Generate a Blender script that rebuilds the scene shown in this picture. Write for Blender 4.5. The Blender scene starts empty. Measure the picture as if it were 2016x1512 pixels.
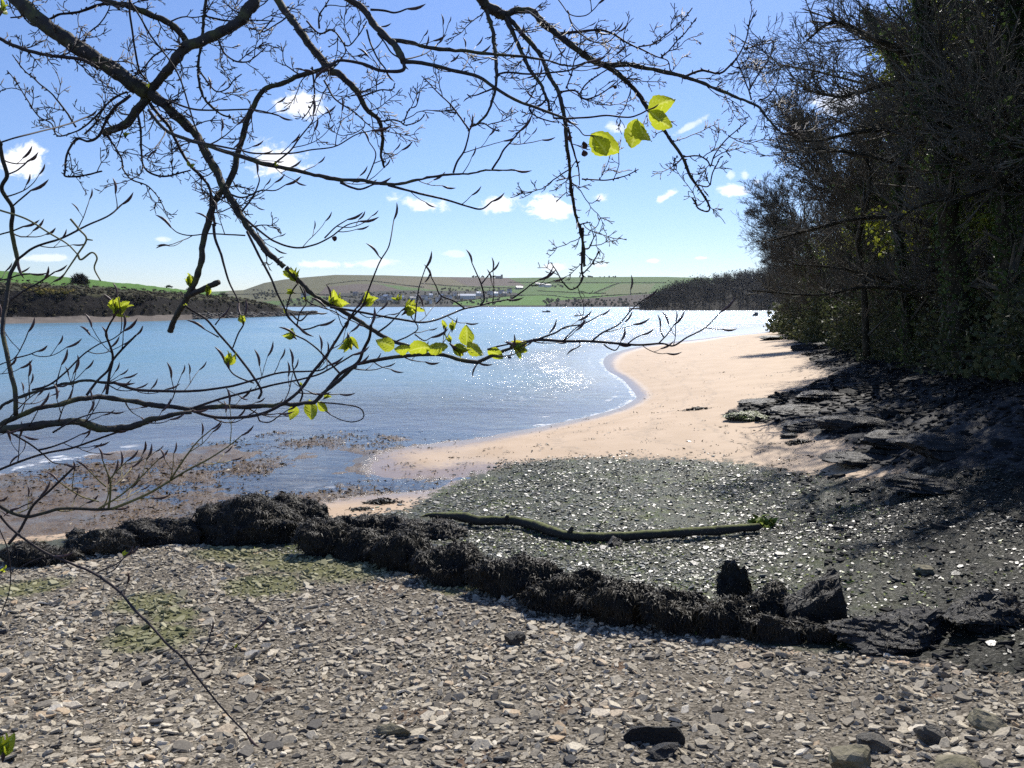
import bpy, math, random
import numpy as np
from mathutils import Vector
scene = bpy.context.scene
C = scene.collection
# ------------------------------------------------------------------ camera, sky, sun, exposure
F = 1494.0
CAMZ = 4.0
PITCH = math.atan(157.0 / F)
cam_data = bpy.data.cameras.new('camera')
cam = bpy.data.objects.new('camera', cam_data)
C.objects.link(cam)
scene.camera = cam
cam.location = (0, 0, CAMZ)
cam.rotation_euler = (math.pi / 2 - PITCH, 0, 0)
cam_data.sensor_width = 36.0
cam_data.lens = 36.0 * F / 2016.0
cam_data.clip_start = 0.05
cam_data.clip_end = 40000.0

SUN_EL, SUN_AZ = math.radians(42.0), math.radians(17.0)      # azimuth clockwise from +Y
world = bpy.data.worlds.new('World')
scene.world = world
world.use_nodes = True
SKY_STRENGTH = 0.09
HAZE = 0.000045
scene.view_settings.view_transform = 'Standard'
scene.view_settings.look = 'None'
scene.view_settings.gamma = 1.0
scene.view_settings.use_curve_mapping = False
scene.view_settings.exposure = 0.5
scene.cycles.max_bounces = 6
scene.cycles.transparent_max_bounces = 12
scene.cycles.use_denoising = False

sun_data = bpy.data.lights.new('sun', 'SUN')
sun_data.energy = 4.2
sun_data.angle = math.radians(0.5)
sun_data.color = (1.0, 0.95, 0.87)
sun = bpy.data.objects.new('sun', sun_data)
C.objects.link(sun)
sdir = Vector((math.sin(SUN_AZ) * math.cos(SUN_EL), math.cos(SUN_AZ) * math.cos(SUN_EL), math.sin(SUN_EL)))
sun.rotation_euler = (-sdir).to_track_quat('-Z', 'Y').to_euler()
sun.location = (10, 10, 40)


class NT:
    """tiny node builder"""
    def __init__(s, tree):
        s.t = tree
        s.n = tree.nodes
        s.l = tree.links

    def new(s, typ, **kw):
        n = s.n.new(typ)
        for k, v in kw.items():
            setattr(n, k, v)
        return n

    def put(s, sock, v):
        if isinstance(v, bpy.types.NodeSocket):
            s.l.new(v, sock)
        elif v is not None:
            if sock.type == 'RGBA' and isinstance(v, (tuple, list)) and len(v) == 3:
                v = (*v, 1.0)
            sock.default_value = v

    def math(s, op, a, b=None, c=None, clamp=False):
        n = s.new('ShaderNodeMath', operation=op, use_clamp=clamp)
        s.put(n.inputs[0], a)
        if b is not None:
            s.put(n.inputs[1], b)
        if c is not None:
            s.put(n.inputs[2], c)
        return n.outputs[0]

    def vmath(s, op, a, b=None):
        n = s.new('ShaderNodeVectorMath', operation=op)
        s.put(n.inputs[0], a)
        if b is not None:
            s.put(n.inputs[1], b)
        return n.outputs['Value'] if op in ('LENGTH', 'DOT_PRODUCT') else n.outputs[0]

    def ramp(s, v, a, b, lo=0.0, hi=1.0):
        n = s.new('ShaderNodeMapRange', interpolation_type='SMOOTHSTEP')
        s.put(n.inputs[0], v)
        for i, x in enumerate((a, b, lo, hi)):
            s.put(n.inputs[i + 1], x)
        return n.outputs[0]

    def mix(s, f, a, b, mode='MIX'):
        n = s.new('ShaderNodeMix', data_type='RGBA', blend_type=mode)
        s.put(n.inputs[0], f)
        s.put(n.inputs[6], a)
        s.put(n.inputs[7], b)
        return n.outputs[2]

    def noise(s, vec, scale, detail=4.0, rough=0.55, dist=0.0, color=False):
        n = s.new('ShaderNodeTexNoise')
        if vec is not None:
            s.put(n.inputs['Vector'], vec)
        s.put(n.inputs['Scale'], scale)
        s.put(n.inputs['Detail'], detail)
        s.put(n.inputs['Roughness'], rough)
        s.put(n.inputs['Distortion'], dist)
        return n.outputs['Color' if color else 'Fac']

    def voronoi(s, vec, scale, feature='F1', out='Distance', rand=1.0):
        n = s.new('ShaderNodeTexVoronoi', feature=feature)
        s.put(n.inputs['Vector'], vec)
        s.put(n.inputs['Scale'], scale)
        s.put(n.inputs['Randomness'], rand)
        return n.outputs[out]

    def attr(s, name):
        n = s.new('ShaderNodeAttribute', attribute_name=name)
        return n.outputs['Fac']

    def attrc(s, name):
        return s.new('ShaderNodeAttribute', attribute_name=name).outputs['Color']

    def bump(s, h, strength=0.5, dist=0.02, normal=None):
        n = s.new('ShaderNodeBump')
        s.put(n.inputs['Strength'], strength)
        s.put(n.inputs['Distance'], dist)
        s.put(n.inputs['Height'], h)
        if normal is not None:
            s.put(n.inputs['Normal'], normal)
        return n.outputs[0]

    def mapping(s, vec, scale=(1, 1, 1), rot=(0, 0, 0), loc=(0, 0, 0)):
        n = s.new('ShaderNodeMapping')
        s.put(n.inputs[0], vec)
        n.inputs['Location'].default_value = loc
        n.inputs['Rotation'].default_value = rot
        n.inputs['Scale'].default_value = scale
        return n.outputs[0]

    def pos(s):
        return s.new('ShaderNodeNewGeometry').outputs['Position']

    def principled(s, color=None, rough=0.8, spec=0.5, normal=None, metal=0.0):
        n = s.new('ShaderNodeBsdfPrincipled')
        s.put(n.inputs['Base Color'], color)
        s.put(n.inputs['Roughness'], rough)
        s.put(n.inputs['Specular IOR Level'], spec)
        s.put(n.inputs['Metallic'], metal)
        if normal is not None:
            s.put(n.inputs['Normal'], normal)
        return n.outputs[0]

    def mixsh(s, f, a, b):
        n = s.new('ShaderNodeMixShader')
        s.put(n.inputs[0], f)
        s.l.new(a, n.inputs[1])
        s.l.new(b, n.inputs[2])
        return n.outputs[0]

    def out(s, sh):
        o = s.new('ShaderNodeOutputMaterial')
        s.l.new(sh, o.inputs[0])


def material(name, fn):
    m = bpy.data.materials.new(name)
    m.use_nodes = True
    m.node_tree.nodes.clear()
    t = NT(m.node_tree)
    t.out(fn(t))
    return m


def build_world():
    t = NT(world.node_tree)
    t.n.clear()
    sky = t.new('ShaderNodeTexSky', sky_type='NISHITA')
    sky.sun_disc = False
    sky.sun_elevation = SUN_EL
    sky.sun_rotation = SUN_AZ
    sky.altitude = 0
    sky.air_density = 0.95
    sky.dust_density = 0.12
    sky.ozone_density = 2.6
    d = t.new('ShaderNodeTexCoord').outputs['Generated']
    sep = t.new('ShaderNodeSeparateXYZ')
    t.put(sep.inputs[0], d)
    x, y, z = sep.outputs
    yy = t.math('MAXIMUM', y, 0.02)
    u = t.math('DIVIDE', x, yy)
    v = t.math('DIVIDE', z, yy)
    cmb = t.new('ShaderNodeCombineXYZ')
    t.put(cmb.inputs[0], u)
    t.put(cmb.inputs[1], t.math('MULTIPLY', v, 1.5))
    nz = t.noise(cmb.outputs[0], 15.0, 6.0, 0.6, 0.6)
    nz2 = t.noise(cmb.outputs[0], 55.0, 6.0, 0.68, 0.6)
    wob = t.math('ADD', t.math('MULTIPLY', t.math('SUBTRACT', nz, 0.5), 2.6), t.math('MULTIPLY', t.math('SUBTRACT', nz2, 0.5), 1.9))
    # small fair-weather clouds: (px, py, half width, half height, slant, whiteness)
    clouds = [(58, 315, 64, 30, 0, .95), (588, 205, 46, 28, 0, .85), (548, 318, 58, 40, -.1, .95), (832, 402, 60, 17, -.2, .8),
              (985, 403, 46, 20, .15, .85), (1082, 408, 60, 26, 0, 1.0), (1182, 390, 22, 12, 0, .7), (1312, 386, 22, 9, .5, .7),
              (1446, 375, 30, 14, 0, .85), (1440, 345, 10, 9, 0, .45), (1467, 343, 10, 12, 0, .5), (1492, 358, 12, 8, 0, .5),
              (1360, 248, 46, 9, .55, .5), (1212, 252, 26, 13, 0, .6), (1090, 525, 24, 8, 0, .9), (1281, 513, 17, 5, 0, .9),
              (1380, 508, 16, 4, 0, .7), (316, 472, 20, 7, 0, .5), (645, 520, 62, 9, 0, .65), (745, 518, 58, 8, 0, .5),
              (95, 508, 64, 8, 0, .5), (895, 500, 22, 7, 0, .35), (1182, 521, 16, 5, 0, .4), (1640, 200, 60, 25, 0, .7), (-160, 250, 70, 35, 0, .9), (2300, 300, 80, 30, 0, .9)]
    cp, sp = math.cos(PITCH), math.sin(PITCH)
    total = None
    for (px, py, a, b, sl, w) in clouds:
        ca, cb = (px - 1008) / F, (756 - py) / F
        fy = cp + cb * sp
        u0, v0 = ca / fy, (-sp + cb * cp) / fy
        du = t.math('SUBTRACT', u, u0)
        dv = t.math('SUBTRACT', t.math('SUBTRACT', v, v0), t.math('MULTIPLY', du, sl))
        e = t.math('SQRT', t.math('ADD', t.math('POWER', t.math('MULTIPLY', t.math('ABSOLUTE', du), F / a), 2.0), t.math('POWER', t.math('MULTIPLY', t.math('ABSOLUTE', dv), F / b), 2.0)))
        m = t.math('MULTIPLY', t.ramp(t.math('ADD', e, wob), 1.02, 0.35), w)
        total = m if total is None else t.math('MAXIMUM', total, m)
    total = t.math('MULTIPLY', total, t.ramp(y, 0.05, 0.2))
    el = t.ramp(z, 0.0, 0.5)
    skyc = t.mix(1.0, sky.outputs[0], t.mix(el, (.74, .80, 1.0), (.86, .93, 1.16)), 'MULTIPLY')
    col = t.mix(total, skyc, (10.2, 10.2, 10.6))
    bg = t.new('ShaderNodeBackground')
    t.put(bg.inputs[0], col)
    bg.inputs[1].default_value = SKY_STRENGTH
    o = t.new('ShaderNodeOutputWorld')
    t.l.new(bg.outputs[0], o.inputs[0])


build_world()


# ------------------------------------------------------------------ helpers
def hash3(ix, iy, iz):
    n = (ix.astype(np.int64) * 374761393 + iy.astype(np.int64) * 668265263 + iz.astype(np.int64) * 2147483647 % 4294967296)
    n = (n ^ (n >> 13)) & 0xFFFFFFFF
    n = (n * 1274126177) & 0xFFFFFFFF
    n = (n ^ (n >> 16)) & 0xFFFFFFFF
    return n.astype(np.float64) / 4294967295.0


def vnoise(p):
    p = np.asarray(p, float)
    i = np.floor(p).astype(np.int64)
    f = p - i
    f = f * f * (3 - 2 * f)
    r = 0.0
    for dx in (0, 1):
        wx = f[..., 0] if dx else 1 - f[..., 0]
        for dy in (0, 1):
            wy = f[..., 1] if dy else 1 - f[..., 1]
            for dz in (0, 1):
                wz = f[..., 2] if dz else 1 - f[..., 2]
                r = r + wx * wy * wz * hash3(i[..., 0] + dx, i[..., 1] + dy, i[..., 2] + dz)
    return r * 2 - 1


def fbm(p, oct=4, gain=0.5):
    p = np.asarray(p, float)
    a, s, r = 1.0, 0.0, 0.0
    for k in range(oct):
        r = r + a * vnoise(p * (2.03 ** k) + 17.3 * k)
        s += a
        a *= gain
    return r / s


def P3(x, y, z=0.0):
    return np.stack(np.broadcast_arrays(np.asarray(x, float), np.asarray(y, float), np.asarray(z, float)), -1)


class Geo:
    """collects triangles and quads; build() links them as one mesh object"""
    def __init__(s):
        s.v, s.q, s.t, s.a, s.n = [], [], [], {}, 0

    def add(s, v, quads=None, tris=None, **attrs):
        v = np.asarray(v, float).reshape(-1, 3)
        if len(v) == 0:
            return
        s.v.append(v)
        if quads is not None and len(quads):
            s.q.append(np.asarray(quads, np.int64).reshape(-1, 4) + s.n)
        if tris is not None and len(tris):
            s.t.append(np.asarray(tris, np.int64).reshape(-1, 3) + s.n)
        for k in set(list(s.a) + list(attrs)):
            if k not in s.a:
                s.a[k] = [np.zeros(s.n)] if s.n else []
            val = attrs.get(k, 0.0)
            s.a[k].append(np.broadcast_to(np.asarray(val, float), (len(v),)))
        s.n += len(v)

    def mesh(s, name, smooth=True):
        me = bpy.data.meshes.new(name)
        v = np.concatenate(s.v) if s.v else np.zeros((0, 3))
        q = np.concatenate(s.q) if s.q else np.zeros((0, 4), np.int64)
        t = np.concatenate(s.t) if s.t else np.zeros((0, 3), np.int64)
        me.vertices.add(len(v))
        me.vertices.foreach_set('co', v.astype(np.float32).ravel())
        loops = np.concatenate([q.ravel(), t.ravel()]).astype(np.int32)
        me.loops.add(len(loops))
        me.loops.foreach_set('vertex_index', loops)
        starts = np.concatenate([np.arange(len(q)) * 4, len(q) * 4 + np.arange(len(t)) * 3]).astype(np.int32)
        me.polygons.add(len(starts))
        me.polygons.foreach_set('loop_start', starts)
        me.polygons.foreach_set('use_smooth', np.full(len(starts), smooth, bool))
        for k, parts in s.a.items():
            at = me.attributes.new(k, 'FLOAT', 'POINT')
            at.data.foreach_set('value', np.concatenate(parts).astype(np.float32))
        me.update(calc_edges=True)
        return me

    def build(s, name, mat, parent=None, kind=None, smooth=True):
        return link(name, s.mesh(name, smooth), mat, parent, kind)


def link(name, me, mat, parent=None, kind=None):
    if mat is not None and not me.materials:
        me.materials.append(mat)
    o = bpy.data.objects.new(name, me)
    C.objects.link(o)
    if parent is not None:
        o.parent = parent
    if kind:
        o['kind'] = kind
    return o


def tag(o, label, cat, group=None):
    o['label'] = label
    o['category'] = cat
    if group:
        o['group'] = group
    return o


def thing(name, label, cat, loc=(0, 0, 0), group=None):
    o = bpy.data.objects.new(name, None)
    o.empty_display_size = 0.2
    o.location = loc
    C.objects.link(o)
    return tag(o, label, cat, group)


CP, SP = math.cos(PITCH), math.sin(PITCH)


def ray(px, py):
    px, py = np.asarray(px, float), np.asarray(py, float)
    a, b = (px - 1008) / F, (756 - py) / F
    return P3(a, CP + b * SP, -SP + b * CP)


def at(px, py, depth):
    return np.array([0, 0, CAMZ]) + ray(px, py) * np.asarray(depth, float)[..., None]


def on_plane(px, py, z):
    r = ray(px, py)
    t = (np.asarray(z, float) - CAMZ) / r[..., 2]
    return np.array([0, 0, CAMZ]) + r * t[..., None]


# ------------------------------------------------------------------ terrain: heights the photograph implies, joined by a thin plate
CTRL = np.array([
 (-600,1030,.02),(-300,985,0),(0,932,0),(150,902,0),(300,880,0),(470,862,0),(200,960,.04),(400,930,.035),(600,900,.012),(300,1005,.05),(0,1000,.06),(-300,1040,.1),(650,930,-.012),(700,955,-.02),
 (600,970,.0),(820,955,-.004),(900,935,.0),(560,1000,.03),(480,900,.03),(800,865,.0),
 (735,905,.03),(850,874,.015),(940,862,0),(1050,843,0),(1150,822,0),(1220,803,0),(1255,782,0),(1235,757,0),(1200,733,0),(1187,712,0),(1200,697,0),(1250,683,0),(1330,672,0),(1420,662,0),(1500,655,0),(1560,642,0),(1620,630,0),
 (0,700,-1.5),(300,700,-1.5),(600,700,-1.2),(900,700,-1),(1000,660,-1.2),(1100,760,-.5),(900,800,-.35),(600,800,-.4),(300,830,-.3),(0,870,-.25),(1300,640,-1),(1200,660,-.8),(1450,640,-.7),(-400,900,-.4),(1100,690,-.7),(1150,790,-.15),(1000,825,-.13),
 (1300,720,.35),(1400,700,.4),(1500,690,.5),(1400,760,.5),(1350,820,.45),(1200,860,.3),(1450,860,.5),(1550,890,.5),(1000,885,.15),(850,910,.1),(1550,740,.8),(1480,672,.22),
 (1000,915,.06),(1250,905,.2),(1500,915,.35),(1200,960,.2),(1000,980,.13),(1400,980,.3),(1200,1040,.3),(900,970,.06),(1500,1100,.5),(1700,1000,.6),(1300,1100,.4),(1000,1050,.3),(1800,950,.9),(1750,1100,.8),(1900,1050,.95),(2016,1020,1.15),(2016,900,1.45),
 (1700,800,.95),(1800,790,1.3),(1900,800,1.6),(2016,820,1.95),(1650,720,1.2),(1600,690,1.0),(1580,662,.6),
 (0,1100,.3),(370,1060,.25),(640,1000,.1),(780,985,.08),(0,1140,.5),(300,1085,.45),(600,1085,.4),(800,1120,.45),(1000,1180,.55),(1300,1230,.65),(1550,1270,.75),(1800,1290,.9),(2016,1300,1.15),(0,1300,.8),(500,1300,.75),(1000,1350,.85),(1500,1400,1.0),(2016,1450,1.35),
 (0,1512,1.2),(1000,1512,1.2),(2016,1512,1.4),(-500,1400,1.0),(2500,1450,1.8),(1000,2500,2.1),(0,2500,2.1),(2016,2500,2.2),(2500,1000,1.9),(-500,1150,.5)], float)


def chart(x, y):
    return P3(np.asarray(x) / np.asarray(y) * 1.5, np.log(np.asarray(y)))[..., :2]


_cw = on_plane(CTRL[:, 0], CTRL[:, 1], CTRL[:, 2])
_cc = chart(_cw[:, 0], _cw[:, 1])


def _tps(r2):
    return 0.5 * r2 * np.log(r2 + 1e-9)


def _solve():
    n = len(_cc)
    r2 = ((_cc[:, None] - _cc[None]) ** 2).sum(-1)
    A = np.zeros((n + 3, n + 3))
    A[:n, :n] = _tps(r2) + np.eye(n) * 1e-3
    A[:n, n] = 1
    A[:n, n + 1:] = _cc
    A[n, :n] = 1
    A[n + 1:, :n] = _cc.T
    return np.linalg.solve(A, np.concatenate([_cw[:, 2], np.zeros(3)]))


_w = _solve()
# foot of the wooded bank on the right, world x at depth y
BANK_Y = np.array([2, 8, 14, 18, 22, 30, 45, 60, 80, 100, 115, 135, 170])
BANK_X = np.array([9.5, 10.2, 11.6, 12.9, 14.4, 16.4, 19.8, 24.8, 31.5, 38.5, 45, 60, 100])


def bank_dist(x, y):
    return x - np.interp(y, BANK_Y, BANK_X)


def smooth_h(x, y):
    c = chart(x, np.maximum(y, 1.2))
    sh = c.shape[:-1]
    c = c.reshape(-1, 2)
    out = np.empty(len(c))
    for i in range(0, len(c), 20000):
        r2 = ((c[i:i + 20000, None] - _cc[None]) ** 2).sum(-1)
        out[i:i + 20000] = _tps(r2) @ _w[:-3] + _w[-3] + c[i:i + 20000] @ _w[-2:]
    h = np.clip(out.reshape(sh), -2.0, 2.6)
    b = np.maximum(bank_dist(x, y) + 0.5, 0)
    h = h + np.where(b < 3, 0.13 * b * b, 1.17 + 0.72 * (b - 3)) * np.clip((130 - y) / 20, 0.35, 1)
    return np.minimum(h, 34)


def gz(x, y):
    return smooth_h(np.asarray(x, float), np.asarray(y, float))


def on(px, py, it=14):
    px, py = np.atleast_1d(np.asarray(px, float)), np.atleast_1d(np.asarray(py, float))
    z = np.full(px.shape, 0.3)
    for _ in range(it):
        p = on_plane(px, py, np.minimum(z, 3.2))
        z = 0.5 * z + 0.5 * gz(p[:, 0], np.clip(p[:, 1], 1.2, 160))
    p[:, 2] = z
    return p
# ------------------------------------------------------------------ ground zones (outlines on the shore, turned into chart coordinates)
ZP = {
 'sh': [(-900,1140),(0,1110),(370,1075),(680,1100),(1000,1185),(1300,1235),(1560,1285),(1700,1290),(1850,1305),(2016,1345),(2700,1480),(2700,3000),(-900,3000)],
 'mu': [(800,1003),(870,962),(930,935),(1010,912),(1100,904),(1250,901),(1350,903),(1480,912),(1600,932),(1700,942),(1850,925),(2016,905),(2600,905),(2700,1480),(2016,1345),(1850,1305),(1700,1290),(1560,1285),(1300,1235),(1000,1185),(680,1100),(370,1075),(0,1110),(-900,1140),(-900,1085),(0,1066),(370,1050),(640,1026),(740,1012)],
 'ro': [(1425,818),(1480,792),(1580,764),(1640,742),(1600,715),(1575,692),(1560,668),(1600,640),(2600,660),(2600,915),(1850,930),(1700,925),(1630,905),(1690,882),(1640,868),(1560,850),(1500,834)],
 'we': [(-900,960),(0,938),(110,908),(300,882),(470,864),(560,848),(760,843),(900,850),(965,858),(850,872),(770,885),(735,900),(722,925),(740,946),(880,941),(860,962),(720,975),(640,990),(560,1012),(330,1036),(0,1062),(-900,1085)],
}


def poly_sd(poly, c):
    p = np.array(poly)
    a, b = p, np.roll(p, -1, 0)
    best = np.full(len(c), 9.0)
    ins = np.zeros(len(c), bool)
    for i in range(len(p)):
        ab = b[i] - a[i]
        ap = c - a[i]
        t = np.clip((ap @ ab) / (ab @ ab + 1e-12), 0, 1)
        d = np.hypot(*(ap - t[:, None] * ab).T)
        best = np.minimum(best, d)
        cond = (a[i][1] > c[:, 1]) != (b[i][1] > c[:, 1])
        xi = a[i][0] + (c[:, 1] - a[i][1]) * (ab[0]) / (ab[1] if abs(ab[1]) > 1e-12 else 1e-12)
        ins ^= cond & (c[:, 0] < xi)
    return np.where(ins, best, -best)


ZC = {}
for k, pl in ZP.items():
    pl = np.array(pl, float)
    w = on(pl[:, 0], pl[:, 1])
    ZC[k] = chart(w[:, 0], np.maximum(w[:, 1], 1.0))
foam_lines = [[(1500,657),(1420,663),(1330,673),(1250,684),(1203,698),(1188,712),(1203,735),(1238,759),(1256,782),(1222,803),(1150,823),(1050,844)],
              [(-50,940),(0,933),(60,915),(110,906),(200,893)], [(640,990),(590,1000),(480,1018),(330,1028),(150,1035)]]
FC = []
for fl in foam_lines:
    fl = np.array(fl, float)
    w = on_plane(fl[:, 0], fl[:, 1], 0.0)
    FC.append(chart(w[:, 0], w[:, 1]))


def zone(k, x, y):
    return np.clip(poly_sd(ZC[k], chart(x, np.maximum(y, 1.0)).reshape(-1, 2)), -.3, .3)


def line_d(x, y):
    c = chart(x, np.maximum(y, 1.0)).reshape(-1, 2)
    best = np.full(len(c), 9.0)
    for p in FC:
        for i in range(len(p) - 1):
            ab = p[i + 1] - p[i]
            ap = c - p[i]
            t = np.clip((ap @ ab) / (ab @ ab), 0, 1)
            best = np.minimum(best, np.hypot(*(ap - t[:, None] * ab).T))
    return np.clip(best, 0, .3)


# relief on top of the smooth heights
def full_h(x, y, zs=None):
    x, y = np.asarray(x, float), np.asarray(y, float)
    h = gz(x, y)
    zs = zs or {k: zone(k, x, y).reshape(h.shape) for k in ZC}
    sm = lambda v: np.clip(v / .03 + .5, 0, 1)
    p = P3(x, y)
    h = h + sm(zs['we']) * (-.012 + 0.07 * fbm(p * 1.1, 4) + 0.03 * fbm(p * 5, 2))
    h = h + sm(zs['mu']) * (0.04 * fbm(p * 1.3, 4) + 0.02 * fbm(p * 6, 2))
    h = h + sm(zs['sh']) * (0.05 * fbm(p * 0.7, 3) + 0.012 * fbm(p * 7, 2))
    q = P3(x * 0.8 + y * 0.35, (y * .9 - x * .25) * 2.6)
    h = h + sm(zs['ro']) * (0.22 * np.abs(fbm(q * .55, 4)) + 0.05 * fbm(q * 2.2, 3))
    b = np.clip(bank_dist(x, y) / 2, 0, 1)
    h = h + b * 0.45 * fbm(p * .4, 4)
    return h


def m_ground(t):
    P = t.pos()
    n1 = t.noise(P, .9, 5)
    n2 = t.noise(P, 7.0, 5, .6)
    n3 = t.noise(P, 34.0, 4, .65)
    sepn = t.math('ADD', t.math('MULTIPLY', t.math('SUBTRACT', n2, .5), .09), t.math('MULTIPLY', t.math('SUBTRACT', n3, .5), .05))
    zed = t.new('ShaderNodeSeparateXYZ')
    t.put(zed.inputs[0], P)
    z = zed.outputs[2]
    k = {a: t.ramp(t.math('ADD', t.attr(a), sepn), -.008, .008) for a in ('sh', 'mu', 'ro', 'we', 'bk')}
    # sand: warm, a little blotchy, darker and shinier where the tide has just left it
    sand = t.mix(t.ramp(n1, .3, .7), (.47, .335, .213), (.545, .40, .268))
    sand = t.mix(t.math('MULTIPLY', t.ramp(n3, .56, .74), .35), sand, (.30, .205, .145))
    wet = t.ramp(t.math('ADD', z, t.math('MULTIPLY', t.math('SUBTRACT', n2, .5), .08)), .13, .01)
    sand = t.mix(t.math('MULTIPLY', wet, .62), sand, (.22, .165, .13))
    speck = t.math('MULTIPLY', t.ramp(t.noise(P, 5.0, 6, .75), .66, .7), .5)
    sand = t.mix(speck, sand, (.12, .09, .07))
    zl = t.math('ADD', z, t.math('MULTIPLY', t.math('SUBTRACT', t.noise(P, .35, 4), .5), .22))
    for lv in (.2, .34, .47):
        ln = t.math('SUBTRACT', 1.0, t.ramp(t.math('ABSOLUTE', t.math('SUBTRACT', zl, lv)), .002, .016))
        sand = t.mix(t.math('MULTIPLY', t.math('MULTIPLY', ln, t.ramp(n2, .4, .6)), .38), sand, (.22, .165, .115))
    rs = t.ramp(wet, 0, 1, .75, .22)
    # shingle bed: grit between the slates, algae in places
    sh = t.mix(t.ramp(n3, .35, .65), (.06, .051, .04), (.19, .165, .13))
    chips = t.math('ADD', t.math('MULTIPLY', t.voronoi(t.mapping(P, (1, 1.7, 1), (0, 0, .3)), 38.0, 'F1', 'Color'), .7), t.math('MULTIPLY', t.voronoi(t.mapping(P, (1, 1.6, 1), (0, 0, -.4)), 75.0, 'F1', 'Color'), .3))
    gap = t.ramp(t.voronoi(t.mapping(P, (1, 1.7, 1), (0, 0, .3)), 38.0, 'DISTANCE_TO_EDGE'), .0, .12, .35, 1.0)
    chipc = t.mix(t.ramp(chips, .15, .85), (.05, .045, .037), (.40, .355, .285))
    sh = t.mix(.72, sh, t.mix(1.0, chipc, t.mix(gap, (0, 0, 0), (1, 1, 1)), 'MULTIPLY'))
    sh = t.mix(t.math('MULTIPLY', t.ramp(t.math('ADD', t.attr('alg'), t.math('MULTIPLY', t.math('SUBTRACT', n2, .5), 1.2)), .35, .75), .75), sh, (.15, .155, .07))
    sh = t.mix(t.math('MULTIPLY', t.ramp(t.noise(P, 1.6, 3), .62, .74), .5), sh, (.15, .085, .05))
    # mud with broken slate and weed
    mu = t.mix(t.ramp(n3, .35, .65), (.04, .041, .026), (.125, .128, .082))
    mu = t.mix(.6, mu, t.mix(1.0, t.mix(t.ramp(chips, .2, .8), (.02, .021, .014), (.20, .205, .14)), t.mix(gap, (0, 0, 0), (1, 1, 1)), 'MULTIPLY'))
    mu = t.mix(t.math('MULTIPLY', t.ramp(t.noise(P, 2.2, 5, .65), .52, .64), .8), mu, (.085, .105, .03))
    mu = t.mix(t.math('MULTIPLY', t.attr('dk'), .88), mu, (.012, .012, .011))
    # brown weed lying on the wet flats
    weed_amt = t.math('MULTIPLY', t.ramp(t.noise(t.mapping(P, (1, 1, 1)), .75, 7, .62), .40, .53), t.ramp(t.noise(P, 30, 3, .7), .38, .56))
    we = t.mix(weed_amt, (.17, .135, .095), t.mix(t.ramp(n3, .35, .65), (.08, .05, .022), (.19, .12, .055)))
    # bed rock
    st = t.noise(t.mapping(P, (.8, 3.0, 5.0), (0, 0, .3)), 2.5, 5, .6)
    ro = t.mix(t.ramp(st, .3, .7), (.018, .018, .02), (.075, .072, .07))
    bk = t.mix(n2, (.02, .017, .012), (.05, .042, .03))
    col = sand
    rough = rs
    for a, c, r in (('we', we, t.ramp(weed_amt, 0, 1, .2, .5)), ('mu', mu, t.ramp(n3, .35, .6, .65, .3)), ('sh', sh, .8), ('ro', ro, t.ramp(st, .3, .7, .45, .7)), ('bk', bk, .95)):
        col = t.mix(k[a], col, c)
        m = t.new('ShaderNodeMix', data_type='FLOAT')
        t.put(m.inputs[0], k[a])
        t.put(m.inputs[2], rough)
        t.put(m.inputs[3], r)
        rough = m.outputs[0]
    rockish = t.math('MAXIMUM', t.math('MAXIMUM', k['mu'], k['sh']), t.math('MAXIMUM', k['ro'], k['we']))
    fine = t.math('ADD', t.math('MULTIPLY', n3, .6), t.math('MULTIPLY', t.voronoi(P, 22.0), .6))
    h = t.math('ADD', t.math('MULTIPLY', fine, t.math('MULTIPLY_ADD', rockish, .9, .1)), t.math('MULTIPLY', t.math('MULTIPLY', st, 2.0), k['ro']))
    ripp = t.math('MULTIPLY', t.noise(t.mapping(P, (.6, 2.2, 1)), 2.2, 4), .5)
    nm = t.bump(t.math('ADD', h, ripp), .55, .03)
    spec = t.math('MULTIPLY', .3, t.math('SUBTRACT', 1.0, t.math('MAXIMUM', t.math('MAXIMUM', t.math('MULTIPLY', t.math('MAXIMUM', k['ro'], k['mu']), .85), k['bk']), k['sh'])))
    return t.principled(col, rough, spec, nm)


M_GROUND = material('ground', m_ground)


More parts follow.
